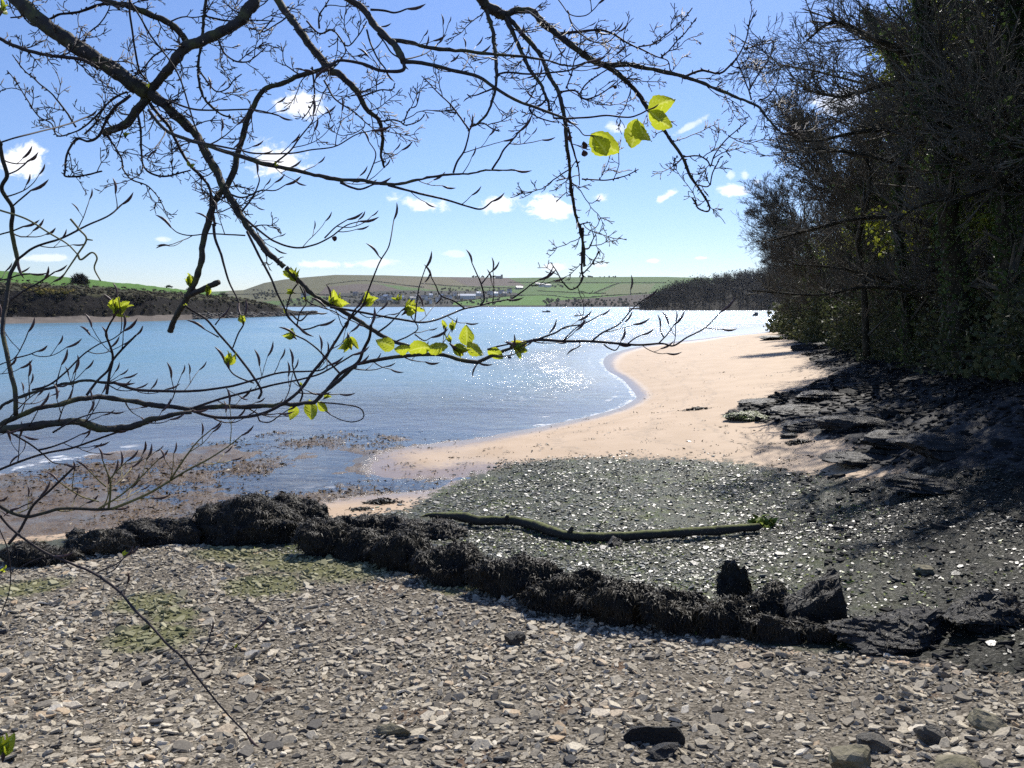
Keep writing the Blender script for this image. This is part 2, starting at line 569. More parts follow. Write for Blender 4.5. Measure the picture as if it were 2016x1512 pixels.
def build_ground():
    cols = 540
    u = np.linspace(-.93, 1.05, cols)
    py = np.concatenate([np.linspace(2600, 1560, 60, endpoint=False), np.linspace(1560, 640, 350, endpoint=False), np.linspace(640, 629, 14)])
    D = CAMZ * F / (py - 599)
    D = D * (1 - 0.42 * np.clip((D - 2) / -1 * 0, 0, 1))
    Y, U = np.meshgrid(D, u, indexing='ij')
    X = U * Y
    x, y = X.ravel(), Y.ravel()
    zs = {k: zone(k, x, y) for k in ZC}
    z = full_h(x, y, zs)
    bd = bank_dist(x, y)
    # algae on the shingle: where the photograph shows green
    alg = np.zeros(len(x))
    for (px, pyy, r) in ((600, 1100, .9), (480, 1085, .8), (680, 1120, .7), (290, 1190, .45), (300, 1260, .5), (340, 1215, .3), (520, 1150, .6), (60, 1160, .5), (900, 1150, .5), (1700, 1225, .5)  ):
        p = on(px, pyy)[0]
        alg = np.maximum(alg, np.exp(-((x - p[0]) ** 2 + (y - p[1]) ** 2) / r ** 2))
    R, Cn = Y.shape
    idx = np.arange(R * Cn).reshape(R, Cn)
    q = np.stack([idx[:-1, :-1], idx[:-1, 1:], idx[1:, 1:], idx[1:, :-1]], -1).reshape(-1, 4)
    jit = 0.02 * fbm(P3(x, y) * 2.0, 3)
    cls = np.zeros(len(x), int)
    cls[z < -.05] = 5
    for i, k in ((1, 'we'), (2, 'mu'), (3, 'sh'), (4, 'ro')):
        cls[zs[k] + jit > 0] = i
    cls[(bd + 3 * jit > 0.3)] = 6
    fc = np.median(cls[q], axis=1).astype(int)
    names = ['sand', 'weed_flat', 'mud_flat', 'shingle', 'rock_shore', 'seabed', 'bank']
    V = P3(x, y, z)
    out = {}
    for i, nme in enumerate(names):
        f = q[fc == i]
        if not len(f):
            continue
        used, inv = np.unique(f, return_inverse=True)
        g = Geo()
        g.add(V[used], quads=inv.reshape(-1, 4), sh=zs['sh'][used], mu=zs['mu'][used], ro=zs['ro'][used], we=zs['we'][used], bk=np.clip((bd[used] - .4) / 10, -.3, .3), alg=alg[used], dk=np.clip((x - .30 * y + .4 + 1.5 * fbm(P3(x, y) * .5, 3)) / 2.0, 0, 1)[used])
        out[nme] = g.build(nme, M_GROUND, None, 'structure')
    return out


GROUND = build_ground()


# ------------------------------------------------------------------ water
def m_water(t):
    P = t.pos()
    d = t.attr('depth')
    n1 = t.noise(t.mapping(P, (.55, 1.0, 1), (0, 0, .25)), .9, 5, .62)
    n2 = t.noise(t.mapping(P, (.7, 1.0, 1), (0, 0, -.2)), 3.6, 4, .6, .3)
    n0 = t.noise(t.mapping(P, (.6, 1, 1)), .16, 3)
    gust = t.ramp(t.noise(t.mapping(P, (.25, 1, 1)), .03, 4), .3, .7, .65, 1.25)
    h = t.math('ADD', t.math('ADD', t.math('MULTIPLY', n1, .30), t.math('MULTIPLY', n2, .085)), t.math('MULTIPLY', n0, .6))
    calm = t.ramp(d, 0.0, .5, .16, 1.0)
    h = t.math('MULTIPLY', t.math('MULTIPLY', h, gust), calm)
    nm = t.bump(h, 1.0, .8)
    # facets of the chop that are finer than a pixel: tilt the normal itself
    jit = None
    for sc, amp, dx in ((.35, .20, .35), (1.6, .32, .5), (7.0, .26, .7)):
        c = t.noise(t.mapping(P, (1.0, dx, 1)), sc, 2, .5, 0, True)
        c = t.vmath('MULTIPLY', t.vmath('SUBTRACT', c, (.5, .5, .5)), (amp * 2, amp * 2, 0))
        jit = c if jit is None else t.vmath('ADD', jit, c)
    chop = t.new('ShaderNodeVectorMath', operation='SCALE')
    t.put(chop.inputs[0], jit)
    far = t.new('ShaderNodeSeparateXYZ')
    t.put(far.inputs[0], P)
    t.put(chop.inputs['Scale'], t.math('MULTIPLY', t.math('MULTIPLY', calm, gust), t.ramp(far.outputs[1], 25, 220, .34, 1.3)))
    nm2 = t.vmath('NORMALIZE', t.vmath('ADD', nm, chop.outputs[0]))
    fr = t.new('ShaderNodeFresnel')
    fr.inputs['IOR'].default_value = 1.33
    t.put(fr.inputs['Normal'], nm)
    gl = t.new('ShaderNodeBsdfGlossy')
    t.put(gl.inputs['Color'], (1, 1, 1))
    t.put(gl.inputs['Roughness'], .17)
    t.put(gl.inputs['Normal'], nm2)
    body = t.principled(t.mix(t.ramp(d, .1, 1.2), (.23, .275, .31), (.125, .275, .355)), .8, 0.0)
    tr = t.new('ShaderNodeBsdfTransparent')
    tr.inputs[0].default_value = (.86, .93, .95, 1)
    under = t.mixsh(t.ramp(d, 0.0, .8, 0.04, 1.0), tr.outputs[0], body)
    w = t.mixsh(t.math('MINIMUM', fr.outputs[0], .85), under, gl.outputs[0])
    fo = t.noise(P, 2.2, 6, .7)
    fline = t.ramp(t.math('ADD', t.attr('foam'), t.math('MULTIPLY', t.math('SUBTRACT', fo, .5), .07)), .008, .0005)
    fm = t.math('MULTIPLY', fline, t.ramp(t.noise(P, 9, 4, .7), .40, .58))
    # small white wavelets running parallel to the edge
    lines = t.math('MULTIPLY', t.ramp(t.math('ADD', t.math('SINE', t.math('MULTIPLY', d, 95.0)), t.math('MULTIPLY', t.noise(P, .8, 4), 1.6)), 1.62, 1.85), t.ramp(d, .14, .03))
    lines = t.math('MULTIPLY', t.math('MULTIPLY', lines, t.ramp(t.attr('foam'), .11, .05)), .7)
    lines = t.math('MULTIPLY', lines, t.ramp(t.noise(P, .8, 4, .6), .54, .62))
    fm = t.math('MAXIMUM', fm, lines)
    foam = t.principled((.85, .86, .86), .7, .3)
    return t.mixsh(fm, w, foam)


M_WATER = material('water', m_water)


def build_water():
    u = np.concatenate([np.linspace(-1.6, -.75, 12, endpoint=False), np.linspace(-.75, .62, 300, endpoint=False), np.linspace(.62, 1.6, 12)])
    py = np.concatenate([np.linspace(1180, 625, 230, endpoint=False), 599 + 26 * 0.90 ** np.arange(46)])
    D = CAMZ * F / (py - 599)
    D = D[D < 1420]
    Y, U = np.meshgrid(D, u, indexing='ij')
    X = U * Y
    x, y = X.ravel(), Y.ravel()
    near = y < 165
    g = np.full(len(x), -3.0)
    g[near] = gz(x[near], y[near])
    dep = np.where(near, -g, 3.0)
    land = dep < -.12
    fo = np.full(len(x), .3)
    fo[near] = line_d(x[near], y[near])
    R, Cn = Y.shape
    idx = np.arange(R * Cn).reshape(R, Cn)
    q = np.stack([idx[:-1, :-1], idx[:-1, 1:], idx[1:, 1:], idx[1:, :-1]], -1).reshape(-1, 4)
    q = q[~land[q].all(1)]
    used, inv = np.unique(q, return_inverse=True)
    G = Geo()
    G.add(P3(x, y, 0.0)[used], quads=inv.reshape(-1, 4), depth=np.clip(dep[used], 0, 3), foam=fo[used])
    return G.build('water', M_WATER, None, 'structure')


build_water()
# ------------------------------------------------------------------ generic shapes
def tube(pts, rad, k=6, cap=True):
    """tapered tube along points; returns verts, quads, tris"""
    pts = np.asarray(pts, float)
    rad = np.broadcast_to(np.asarray(rad, float), (len(pts),))
    tan = np.gradient(pts, axis=0)
    tan /= np.linalg.norm(tan, axis=1, keepdims=True) + 1e-9
    ref = np.array([0.0, 0.0, 1.0]) if abs(tan[0][2]) < .9 else np.array([1.0, 0, 0])
    n0 = np.cross(tan[0], ref)
    n0 /= np.linalg.norm(n0)
    N = [n0]
    for i in range(1, len(pts)):
        n = N[-1] - tan[i] * (N[-1] @ tan[i])
        N.append(n / (np.linalg.norm(n) + 1e-9))
    N = np.array(N)
    B = np.cross(tan, N)
    a = np.arange(k) / k * 2 * np.pi
    v = pts[:, None] + rad[:, None, None] * (np.cos(a)[None, :, None] * N[:, None] + np.sin(a)[None, :, None] * B[:, None])
    idx = np.arange(len(pts) * k).reshape(len(pts), k)
    nx = np.roll(idx, -1, 1)
    q = np.stack([idx[:-1], nx[:-1], nx[1:], idx[1:]], -1).reshape(-1, 4)
    tr = []
    if cap:
        for i in range(1, k - 1):
            tr.append((idx[0][0], idx[0][i + 1], idx[0][i]))
            tr.append((idx[-1][0], idx[-1][i], idx[-1][i + 1]))
    return v.reshape(-1, 3), q, np.array(tr, int).reshape(-1, 3)


def smooth_line(p, n):
    """Catmull-Rom through points p (any width), n samples per span"""
    p = np.asarray(p, float)
    if len(p) < 3:
        t = np.linspace(0, 1, n + 1)[:, None]
        return p[0] * (1 - t) + p[-1] * t
    e = np.concatenate([[2 * p[0] - p[1]], p, [2 * p[-1] - p[-2]]])
    out = []
    for i in range(len(p) - 1):
        a, b, c, d = e[i:i + 4]
        t = (np.arange(n) / n)[:, None]
        out.append(0.5 * (2 * b + (c - a) * t + (2 * a - 5 * b + 4 * c - d) * t * t + (3 * b - a - 3 * c + d) * t ** 3))
    out.append(p[-1:])
    return np.concatenate(out)


def segs_mesh(geo, p0, p1, r0, r1, k=3, **attrs):
    """many straight tapered segments at once"""
    p0, p1 = np.asarray(p0, float), np.asarray(p1, float)
    if not len(p0):
        return
    d = p1 - p0
    d /= np.linalg.norm(d, axis=1, keepdims=True) + 1e-9
    ref = np.where(np.abs(d[:, 2:3]) < .9, np.array([[0, 0, 1.0]]), np.array([[1.0, 0, 0]]))
    n = np.cross(d, ref)
    n /= np.linalg.norm(n, axis=1, keepdims=True) + 1e-9
    b = np.cross(d, n)
    a = np.arange(k) / k * 2 * np.pi
    ring = np.cos(a)[None, :, None] * n[:, None] + np.sin(a)[None, :, None] * b[:, None]
    r0, r1 = np.asarray(r0, float), np.asarray(r1, float)
    v = np.concatenate([p0[:, None] + ring * r0[:, None, None], p1[:, None] + ring * r1[:, None, None]], 1)
    base = (np.arange(len(p0)) * 2 * k)[:, None]
    i = np.arange(k)
    j = (i + 1) % k
    q = np.stack([base + i, base + j, base + k + j, base + k + i], -1).reshape(-1, 4)
    geo.add(v.reshape(-1, 3), quads=q, **{kk: np.repeat(vv, 2 * k) if np.ndim(vv) else vv for kk, vv in attrs.items()})


def leaf_cards(geo, c, size, rng, up=None, aspect=.6, flat=1.0, **attrs):
    """small rhombic leaves at random tilt"""
    n = len(c)
    d = rng.normal(size=(n, 3)) * np.array([1, 1, flat])
    d /= np.linalg.norm(d, axis=1, keepdims=True)
    e = np.cross(d, rng.normal(size=(n, 3)) * np.array([flat, flat, 1]))
    e /= np.linalg.norm(e, axis=1, keepdims=True)
    s = np.broadcast_to(size, (n,))[:, None] * rng.uniform(.6, 1.3, (n, 1))
    f = np.cross(d, e) * .18
    v = np.stack([c - d * s * .5, c + e * s * aspect * .5 + f * s, c + d * s * .5, c - e * s * aspect * .5 + f * s], 1)
    q = np.arange(4 * n).reshape(n, 4)
    geo.add(v.reshape(-1, 3), quads=q, **{kk: np.repeat(vv, 4) if np.ndim(vv) else vv for kk, vv in attrs.items()})


def ico(sub=3):
    import bmesh
    bm = bmesh.new()
    bmesh.ops.create_icosphere(bm, subdivisions=sub, radius=1.0)
    v = np.array([x.co[:] for x in bm.verts])
    f = np.array([[l.index for l in x.verts] for x in bm.faces])
    bm.free()
    return v, f


ICO = {k: ico(k) for k in (1, 2, 3, 4, 5)}


def grid_geo(V, **attrs):
    R, Cn = V.shape[:2]
    idx = np.arange(R * Cn).reshape(R, Cn)
    q = np.stack([idx[:-1, :-1], idx[:-1, 1:], idx[1:, 1:], idx[1:, :-1]], -1).reshape(-1, 4)
    g = Geo()
    g.add(V.reshape(-1, 3), quads=q, **{k: v.ravel() for k, v in attrs.items()})
    return g


# ------------------------------------------------------------------ far hills across the water
def rgb_attr(t):
    c = t.new('ShaderNodeCombineColor')
    for i, a in enumerate(('cr', 'cg', 'cb')):
        t.put(c.inputs[i], t.attr(a))
    return c.outputs[0]


def m_land(t):
    P = t.pos()
    c = rgb_attr(t)
    n = t.noise(P, .06, 6, .6)
    n2 = t.noise(P, .5, 5, .7)
    c = t.mix(1.0, c, t.mix(t.math('ADD', t.math('MULTIPLY', n, .5), t.math('MULTIPLY', n2, .5)), (.55, .55, .55), (1.4, 1.4, 1.4)), 'MULTIPLY')
    return t.principled(c, .95, .1, t.bump(n2, .6, .5))


M_LAND = material('land', m_land)


def m_dark(name, c1, c2, scale, rough=.9, spec=.2):
    return material(name, lambda t: t.principled(t.mix(t.ramp(t.noise(t.pos(), scale, 4), .3, .7), c1, c2), rough, spec))


M_FARTREE = m_dark('far_bare_wood', (.018, .016, .016), (.042, .036, .031), .3)
M_FARLEAF = m_dark('far_foliage', (.03, .035, .018), (.06, .06, .03), .4)

SKYL = np.array([(-800, 577), (0, 576), (300, 575), (420, 574), (480, 571), (520, 557), (560, 550), (600, 546), (660, 541), (760, 542), (850, 545), (940, 546), (1000, 547), (1100, 546), (1200, 545), (1310, 545), (1420, 548), (2400, 556)], float)
HB = 599 + CAMZ * F / 1150


def far_pt(px, py):
    px, py = np.asarray(px, float), np.asarray(py, float)
    sk = np.interp(px, SKYL[:, 0], SKYL[:, 1])
    s = np.clip((HB - py) / (HB - sk), 0, 1)
    D = 1150 + 850 * s ** 1.3
    r = ray(px, py)
    return np.array([0, 0, CAMZ]) + r * (D / r[..., 1])[..., None]


def in_poly(poly, x, y):
    p = np.array(poly, float)
    ins = np.zeros(x.shape, bool)
    for i in range(len(p)):
        a, b = p[i], p[(i + 1) % len(p)]
        dy = b[1] - a[1]
        if dy == 0:
            continue
        ins ^= ((a[1] > y) != (b[1] > y)) & (x < a[0] + (y - a[1]) * (b[0] - a[0]) / dy)
    return ins


FIELDS = [([(-900, 500), (2500, 500), (2500, 606), (-900, 606)], (.085, .15, .04)),
          ([(440, 578), (520, 540), (900, 535), (905, 547), (840, 558), (740, 560), (640, 575), (560, 592), (440, 596)], (.125, .122, .062)),
          ([(640, 566), (700, 559), (750, 560), (800, 575), (710, 588), (625, 582)], (.115, .092, .075)),
          ([(740, 548), (905, 546), (950, 562), (920, 572), (850, 570), (760, 560)], (.15, .13, .075)),
          ([(845, 562), (950, 563), (930, 574), (870, 573)], (.12, .15, .055)),
          ([(880, 545), (1000, 547), (1035, 563), (920, 563)], (.125, .10, .08)),
          ([(915, 565), (1010, 564), (1000, 571), (930, 572)], (.10, .14, .045)),
          ([(660, 578), (780, 572), (880, 572), (1000, 573), (1030, 580), (960, 588), (900, 604), (640, 604)], (.055, .055, .045)),
          ([(895, 594), (1000, 584), (1080, 582), (1240, 574), (1230, 584), (1080, 601), (890, 601)], (.10, .20, .04)),
          ([(1100, 560), (1215, 558), (1170, 577), (1060, 576)], (.095, .175, .04)),
          ([(1215, 560), (1290, 558), (1275, 577), (1180, 581)], (.125, .145, .06)),
          ([(1065, 604), (1095, 592), (1160, 587), (1290, 577), (1400, 577), (1400, 606)], (.075, .06, .05)),
          ([(560, 592), (660, 588), (690, 603), (540, 606)], (.07, .10, .035)),
          ([(-900, 601.5), (2500, 601.5), (2500, 610), (-900, 610)], (.05, .045, .04))]


def build_hills():
    px = np.concatenate([np.linspace(-800, 380, 60, endpoint=False), np.linspace(380, 1340, 480, endpoint=False), np.linspace(1340, 2400, 40)])
    s = np.concatenate([np.linspace(0, 1, 70)])
    S, PX = np.meshgrid(s, px, indexing='ij')
    sk = np.interp(px, SKYL[:, 0], SKYL[:, 1])
    PY = HB - (HB - sk)[None] * S
    V = far_pt(PX, PY)
    V[..., 2] += (0.5 * fbm(V * .02, 4) * np.sin(S * np.pi) * 3)
    V[0, :, 2] = -1
    back = V[-1:].copy()
    back[..., 1] += 500
    back[..., 0] *= back[..., 1] / V[-1:, :, 1]
    back[..., 2] -= 30
    V = np.concatenate([V, back])
    PX = np.concatenate([PX, PX[-1:]])
    PY = np.concatenate([PY, PY[-1:]])
    jx, jy = PX + 1.5 * vnoise(V * .05), PY + .5 * vnoise(V * .07 + 9)
    col = np.zeros(PX.shape + (3,))
    for poly, c in FIELDS:
        col[in_poly(poly, jx, jy)] = c
    grid_geo(V, cr=col[..., 0], cg=col[..., 1], cb=col[..., 2]).build('hills', M_LAND, None, 'structure')


build_hills()
rng = np.random.default_rng(5)


def blob_rows(g, P, r, rng, sub=1, flat=.8):
    v0, f0 = ICO[sub]
    for p, rr in zip(P, r):
        v = v0 * (1 + .35 * rng.normal(size=(len(v0), 1)).clip(-1.2, 1.2)) * rr * np.array([1, 1, flat])
        g.add(v + p + np.array([0, 0, rr * flat * .6]), tris=f0)


HEDGES = [([(830, 558), (900, 564), (960, 566), (1030, 568)], 'dark hedgerow below the brown field on the far hill'),
          ([(1000, 556), (1090, 557), (1215, 557), (1310, 557)], 'long dark hedgerow running level beneath the top green field'),
          ([(1217, 558), (1195, 566), (1170, 577)], 'short slanting hedgerow climbing between two far green fields'),
          ([(900, 594), (1000, 583), (1080, 582), (1130, 587), (1200, 582), (1275, 577)], 'wavy hedgerow above the lowest green field by the far shore'),
          ([(1060, 573), (1140, 577), (1190, 578)], 'hedgerow in the middle of the bright green far fields'),
          ([(645, 560), (720, 553), (800, 562), (835, 566)], 'hedgerow arching over the brown hillside on the far shore'),
          ([(420, 582), (500, 579), (600, 578), (700, 586)], 'hedgerow along the foot of the brown hill left of the village')]
for pl, lab in HEDGES:
    g = Geo()
    pl = np.array(pl, float)
    sp = smooth_line(pl, 40)
    P = far_pt(sp[:, 0], sp[:, 1])
    P[:, 1] -= 4
    P += rng.normal(size=P.shape) * np.array([1.2, 2, .2])
    blob_rows(g, P, rng.uniform(.6, 1.5, len(P)), rng)
    g.add(*tube(P[::3] + np.array([0, 0, .3]), .7, 5))
    tag(g.build('hedgerow', M_FARLEAF), lab, 'hedge', 'hedgerows on the far hill')

# scattered trees and copses on the hill, too many and small to count
g = Geo()
pts = []
for (x0, x1, y0, y1, n) in ((690, 1010, 575, 599, 260), (930, 975, 544.5, 546.5, 26), (1040, 1110, 561, 566, 22), (1070, 1290, 590, 603, 140), (500, 548, 571, 590, 60), (1150, 1215, 545, 546, 14), (870, 1010, 568, 574, 50), (560, 680, 588, 602, 60), (330, 400, 573, 577, 12)):
    q = far_pt(rng.uniform(x0, x1, n), rng.uniform(y0, y1, n))
    pts.append(q)
pts = np.concatenate(pts)
pts[:, 1] -= 6
blob_rows(g, pts, rng.uniform(1.0, 2.6, len(pts)), rng, 1, 1.0)
o = g.build('far_trees', M_FARLEAF, None, 'stuff')
o['label'] = 'small dark trees and bushes scattered round the far village'

# ------------------------------------------------------------------ village and farms
M_WHITE = material('white_render', lambda t: t.principled(t.mix(t.noise(t.pos(), 2.0), (.62, .61, .58), (.78, .77, .74)), .85, .2))
M_SLATE = material('slate_roof', lambda t: t.principled(t.mix(t.noise(t.pos(), 3.0), (.10, .105, .12), (.19, .19, .21)), .45, .5))
M_PALEROOF = material('pale_sheet_roof', lambda t: t.principled(t.mix(t.noise(t.pos(), 1.0), (.55, .56, .58), (.75, .75, .76)), .4, .5))
M_STONE = material('grey_stone', lambda t: t.principled(t.mix(t.noise(t.pos(), 2.0), (.16, .155, .145), (.28, .27, .25)), .9, .2))
M_PANE = material('window_glass', lambda t: t.principled((.03, .035, .04), .12, .6))


def house(name, label, cat, group, p, L, W, H, roof_h, rot, wall, roof, windows=True):
    t = thing(name, label, cat, tuple(p), group)
    t.rotation_euler.z = rot
    g = Geo()
    a, b = L / 2, W / 2
    v = [(-a, -b, -2), (a, -b, -2), (a, b, -2), (-a, b, -2), (-a, -b, H), (a, -b, H), (a, b, H), (-a, b, H), (-a, 0, H + roof_h), (a, 0, H + roof_h)]
    g.add(v, quads=[(0, 1, 5, 4), (1, 2, 6, 5), (2, 3, 7, 6), (3, 0, 4, 7)], tris=[(5, 6, 9), (7, 4, 8)])
    g.build('wall', wall, t, smooth=False)
    g = Geo()
    e, th = .4, .25
    for s in (-1, 1):
        w = [(-a - e, s * (b + e), H - e * roof_h / b), (a + e, s * (b + e), H - e * roof_h / b), (a + e, 0, H + roof_h + .02), (-a - e, 0, H + roof_h + .02)]
        w2 = [(x, y, z + th) for x, y, z in w]
        g.add(w + w2, quads=[(0, 1, 2, 3), (4, 5, 6, 7), (0, 1, 5, 4), (1, 2, 6, 5), (2, 3, 7, 6), (3, 0, 4, 7)])
    r = g.build('roof', roof, t, smooth=False)
    if windows:
        g = Geo()
        bx = np.array([(x, y, z) for z in (0, 1) for y in (-.5, .5) for x in (-.5, .5)], float)
        g.add(bx * np.array([.7, .7, 1.8]) + np.array([a - .6, 0, H + roof_h - .6]), quads=[(0, 1, 5, 4), (1, 3, 7, 5), (3, 2, 6, 7), (2, 0, 4, 6), (4, 5, 7, 6)])
        g.build('chimney', wall, r, smooth=False)
        me = None
        n = max(2, int(L / 3))
        for i in range(n):
            g = Geo()
            x = -a + (i + .5) * L / n
            g.add([(x - .45, -b - .03, H * .35), (x + .45, -b - .03, H * .35), (x + .45, -b - .03, H * .75), (x - .45, -b - .03, H * .75),
                   (x - .45, -b + .1, H * .35), (x + .45, -b + .1, H * .35), (x + .45, -b + .1, H * .75), (x - .45, -b + .1, H * .75)],
                  quads=[(0, 1, 2, 3), (0, 1, 5, 4), (1, 2, 6, 5), (2, 3, 7, 6), (3, 0, 4, 7)])
            g.build('window', M_PANE, t, smooth=False)
    return t


HS = [(760, 589, 9), (768, 591, 8), (748, 592, 9), (755, 596, 8), (790, 590, 8), (812, 592, 10), (822, 588, 8), (835, 590, 11), (848, 586, 7), (700, 582, 9), (606, 582, 9), (598, 585, 8), (870, 587, 8), (884, 589, 9), (895, 583, 8), (905, 588, 8),
      (975, 582, 8), (987, 579, 10), (993, 582, 7), (965, 580, 8), (942, 582, 9), (950, 586, 7), (1003, 577, 8), (715, 592, 8), (728, 594, 9), (862, 594, 8), (845, 598, 8), (780, 597, 8)]
for i, (px, py, L) in enumerate(HS):
    p = far_pt(px, py)
    house('house', 'small pale house among dark trees in the far village', 'house', 'houses of the far village', p, L * rng.uniform(.8, 1.1), 6.5, rng.uniform(4, 5.2), 2.6, rng.uniform(-.6, .6), M_WHITE if i % 3 else M_STONE, M_SLATE if i % 4 else M_PALEROOF)
house('barn', 'long white barn at the edge of the far village above the low green field', 'barn', None, far_pt(921, 588), 26, 12, 5, 3, .1, M_WHITE, M_PALEROOF)
house('barn', 'white roofed barn alone on the green hillside above the village', 'barn', None, far_pt(1022, 569), 14, 9, 3.5, 2.5, .35, M_STONE, M_PALEROOF)
for (px, py, L, roof, lab) in ((1068, 564, 15, M_PALEROOF, 'largest pale roofed farm building among the far fields'), (1079, 565, 12, M_SLATE, 'slate roofed farm building beside the pale farm roof'), (1058, 562, 9, M_SLATE, 'white farmhouse left of the pale farm roof on the hill')):
    house('farm_building', lab, 'farm building', 'farm buildings on the far hill', far_pt(px, py), L, 8, 4, 2.5, .2, M_WHITE, roof)
ch = thing('church', 'stone church with a square tower on the far skyline', 'church', tuple(far_pt(988, 548.5)))
bx = np.array([(x, y, z) for z in (0, 1) for y in (-.5, .5) for x in (-.5, .5)], float)
BQ = [(0, 1, 5, 4), (1, 3, 7, 5), (3, 2, 6, 7), (2, 0, 4, 6), (4, 5, 7, 6)]
g = Geo(); g.add(bx * np.array([5, 5, 12]) + np.array([0, 0, -2]), quads=BQ)
for sx in (-2.2, 2.2):
    for sy in (-2.2, 2.2):
        g.add(bx * np.array([.8, .8, 1.2]) + np.array([sx, sy, 10]), quads=BQ)
g.build('tower', M_STONE, ch, smooth=False)
g = Geo(); g.add(bx * np.array([14, 6, 6]) + np.array([-9.6, 0, -2]), quads=BQ); g.build('nave', M_STONE, ch, smooth=False)
g = Geo(); g.add([(-17, -3.5, 4), (-2.6, -3.5, 4), (-2.6, 0, 7), (-17, 0, 7), (-17, 3.5, 4), (-2.6, 3.5, 4)], quads=[(0, 1, 2, 3), (3, 2, 5, 4)]); g.build('roof', M_SLATE, ch, smooth=False)

# ------------------------------------------------------------------ low headland on the left
HW = np.array([(-900, 660), (0, 637), (150, 635), (300, 632), (450, 626), (560, 622.5), (625, 618.5)], float)
HCt = np.array([(-900, 560), (0, 571), (100, 576), (200, 580), (300, 583), (400, 588), (480, 594), (535, 603), (575, 613), (625, 618)], float)
HSt = np.array([(-900, 545), (0, 557), (100, 564), (200, 569), (300, 575), (400, 581), (480, 588), (535, 600), (575, 612.5), (625, 617.9)], float)
HFt = np.array([(-900, 490), (0, 532), (50, 536), (100, 542), (200, 552), (300, 562), (370, 571), (450, 583), (535, 599), (575, 612), (625, 617.8)], float)


def head_pt(px, k):
    """k: 0 water 1 shingle top 2 cliff foot 3 cliff top 4 scrub top 5 field top 6 behind"""
    px = np.asarray(px, float)
    D0 = CAMZ * F / (np.interp(px, *HW.T) - 599)
    ks = np.array([-1, 0, 1, 2, 3, 4, 5, 6], float)
    offs = np.array([-5, 0, 7, 9, 14, 38, 150, 260], float)
    shrink = np.interp(px, [480, 625], [1, .18])
    ray_u = ray(px, 600.0)
    hx = ray_u[..., 0] / ray_u[..., 1]

    def zpy(tab, off):
        r = ray(px, np.interp(px, *tab.T))
        return CAMZ + r[..., 2] / r[..., 1] * (D0 + off * shrink)
    zf = zpy(HFt, 150)
    lev = [np.full_like(px, -.8), np.zeros_like(px), np.full_like(px, .95), np.full_like(px, 1.3), zpy(HCt, 14), zpy(HSt, 38), zf, zf - 6]
    lev = [np.maximum(l, lev[1] if i > 1 else l) for i, l in enumerate(lev)]
    k = np.broadcast_to(np.asarray(k, float), px.shape)
    off = np.interp(k, ks, offs)
    i0 = np.clip(np.floor(k + 1).astype(int), 0, 6)
    f = k + 1 - i0
    L = np.stack(lev, -1)
    z = np.take_along_axis(L, i0[..., None], -1)[..., 0] * (1 - f) + np.take_along_axis(L, (i0 + 1)[..., None], -1)[..., 0] * f
    D = D0 + off * shrink
    return P3(hx * D, D, z)


def build_headland():
    px = np.concatenate([np.linspace(-900, -20, 40, endpoint=False), np.linspace(-20, 625, 330)])
    ks = np.concatenate([np.linspace(-1, 1, 8, endpoint=False), np.linspace(1, 2, 4, endpoint=False), np.linspace(2, 3, 14, endpoint=False), np.linspace(3, 4, 14, endpoint=False), np.linspace(4, 6, 14)])
    K, PX = np.meshgrid(ks, px, indexing='ij')
    V = head_pt(PX, K)
    edge = np.clip((K - .3), 0, 1) * np.clip((625 - PX) / 60, .15, 1)
    cl = np.exp(-((K - 2.6) / .8) ** 2)
    V[..., 1] += edge * (2.6 * cl * fbm(V * np.array([.16, .0, .05]) + 3, 4) + .3 * fbm(V * .6, 3))
    V[..., 2] += edge * (.5 * fbm(V * .25 + 7, 4)) + np.clip(K, 0, 1) * .15 * fbm(V * .8, 2)
    c = np.zeros(V.shape)
    n = fbm(V * .3 + 5, 4)[..., None]
    n2 = fbm(V * np.array([.08, .08, .5]) + 5, 4)[..., None]
    green = np.array([.095, .19, .035]) * (1 + .15 * n)
    scrub = np.array([.06, .058, .03]) * (1 + .6 * n)
    cliff = np.array([.016, .014, .013]) * (1 + .6 * n2)
    shing = np.array([.17, .145, .125]) * (1 + .3 * n)
    kk = (K + .25 * n[..., 0])[..., None]
    dull = np.clip((PX - 430) / 60, 0, 1)[..., None]
    shing = shing * (1 - .65 * np.clip((PX - 300) / 150, 0, 1)[..., None])
    green = green * (1 - dull) + scrub * dull
    c = np.where(kk > 4.15, green, np.where(kk > 3.0, scrub, np.where(kk > 1.9, cliff, shing)))
    grid_geo(V, cr=c[..., 0], cg=c[..., 1], cb=c[..., 2]).build('headland', M_LAND, None, 'structure')


build_headland()
M_SCRUB = m_dark('scrub', (.03, .027, .015), (.085, .07, .035), .8)
M_GORSE = m_dark('gorse_flower', (.26, .19, .02), (.10, .09, .03), 1.5)


def clump_geo(P, r, rng, n=26, flat=.7, leaf=.35):
    g = Geo()
    v0, f0 = ICO[1]
    for p, rr in zip(P, r):
        v = v0 * rr * .7 * (1 + .3 * rng.normal(size=(len(v0), 1)).clip(-1, 1)) * np.array([1, 1, flat])
        g.add(v + p, tris=f0)
    P = np.repeat(P, n, 0)
    R = np.repeat(r, n)
    d = rng.normal(size=P.shape)
    d /= np.linalg.norm(d, axis=1, keepdims=True)
    d[:, 2] = np.abs(d[:, 2]) * flat
    leaf_cards(g, P + d * R[:, None] * rng.uniform(.6, 1.1, (len(P), 1)), leaf * R, rng, aspect=.5)
    return g


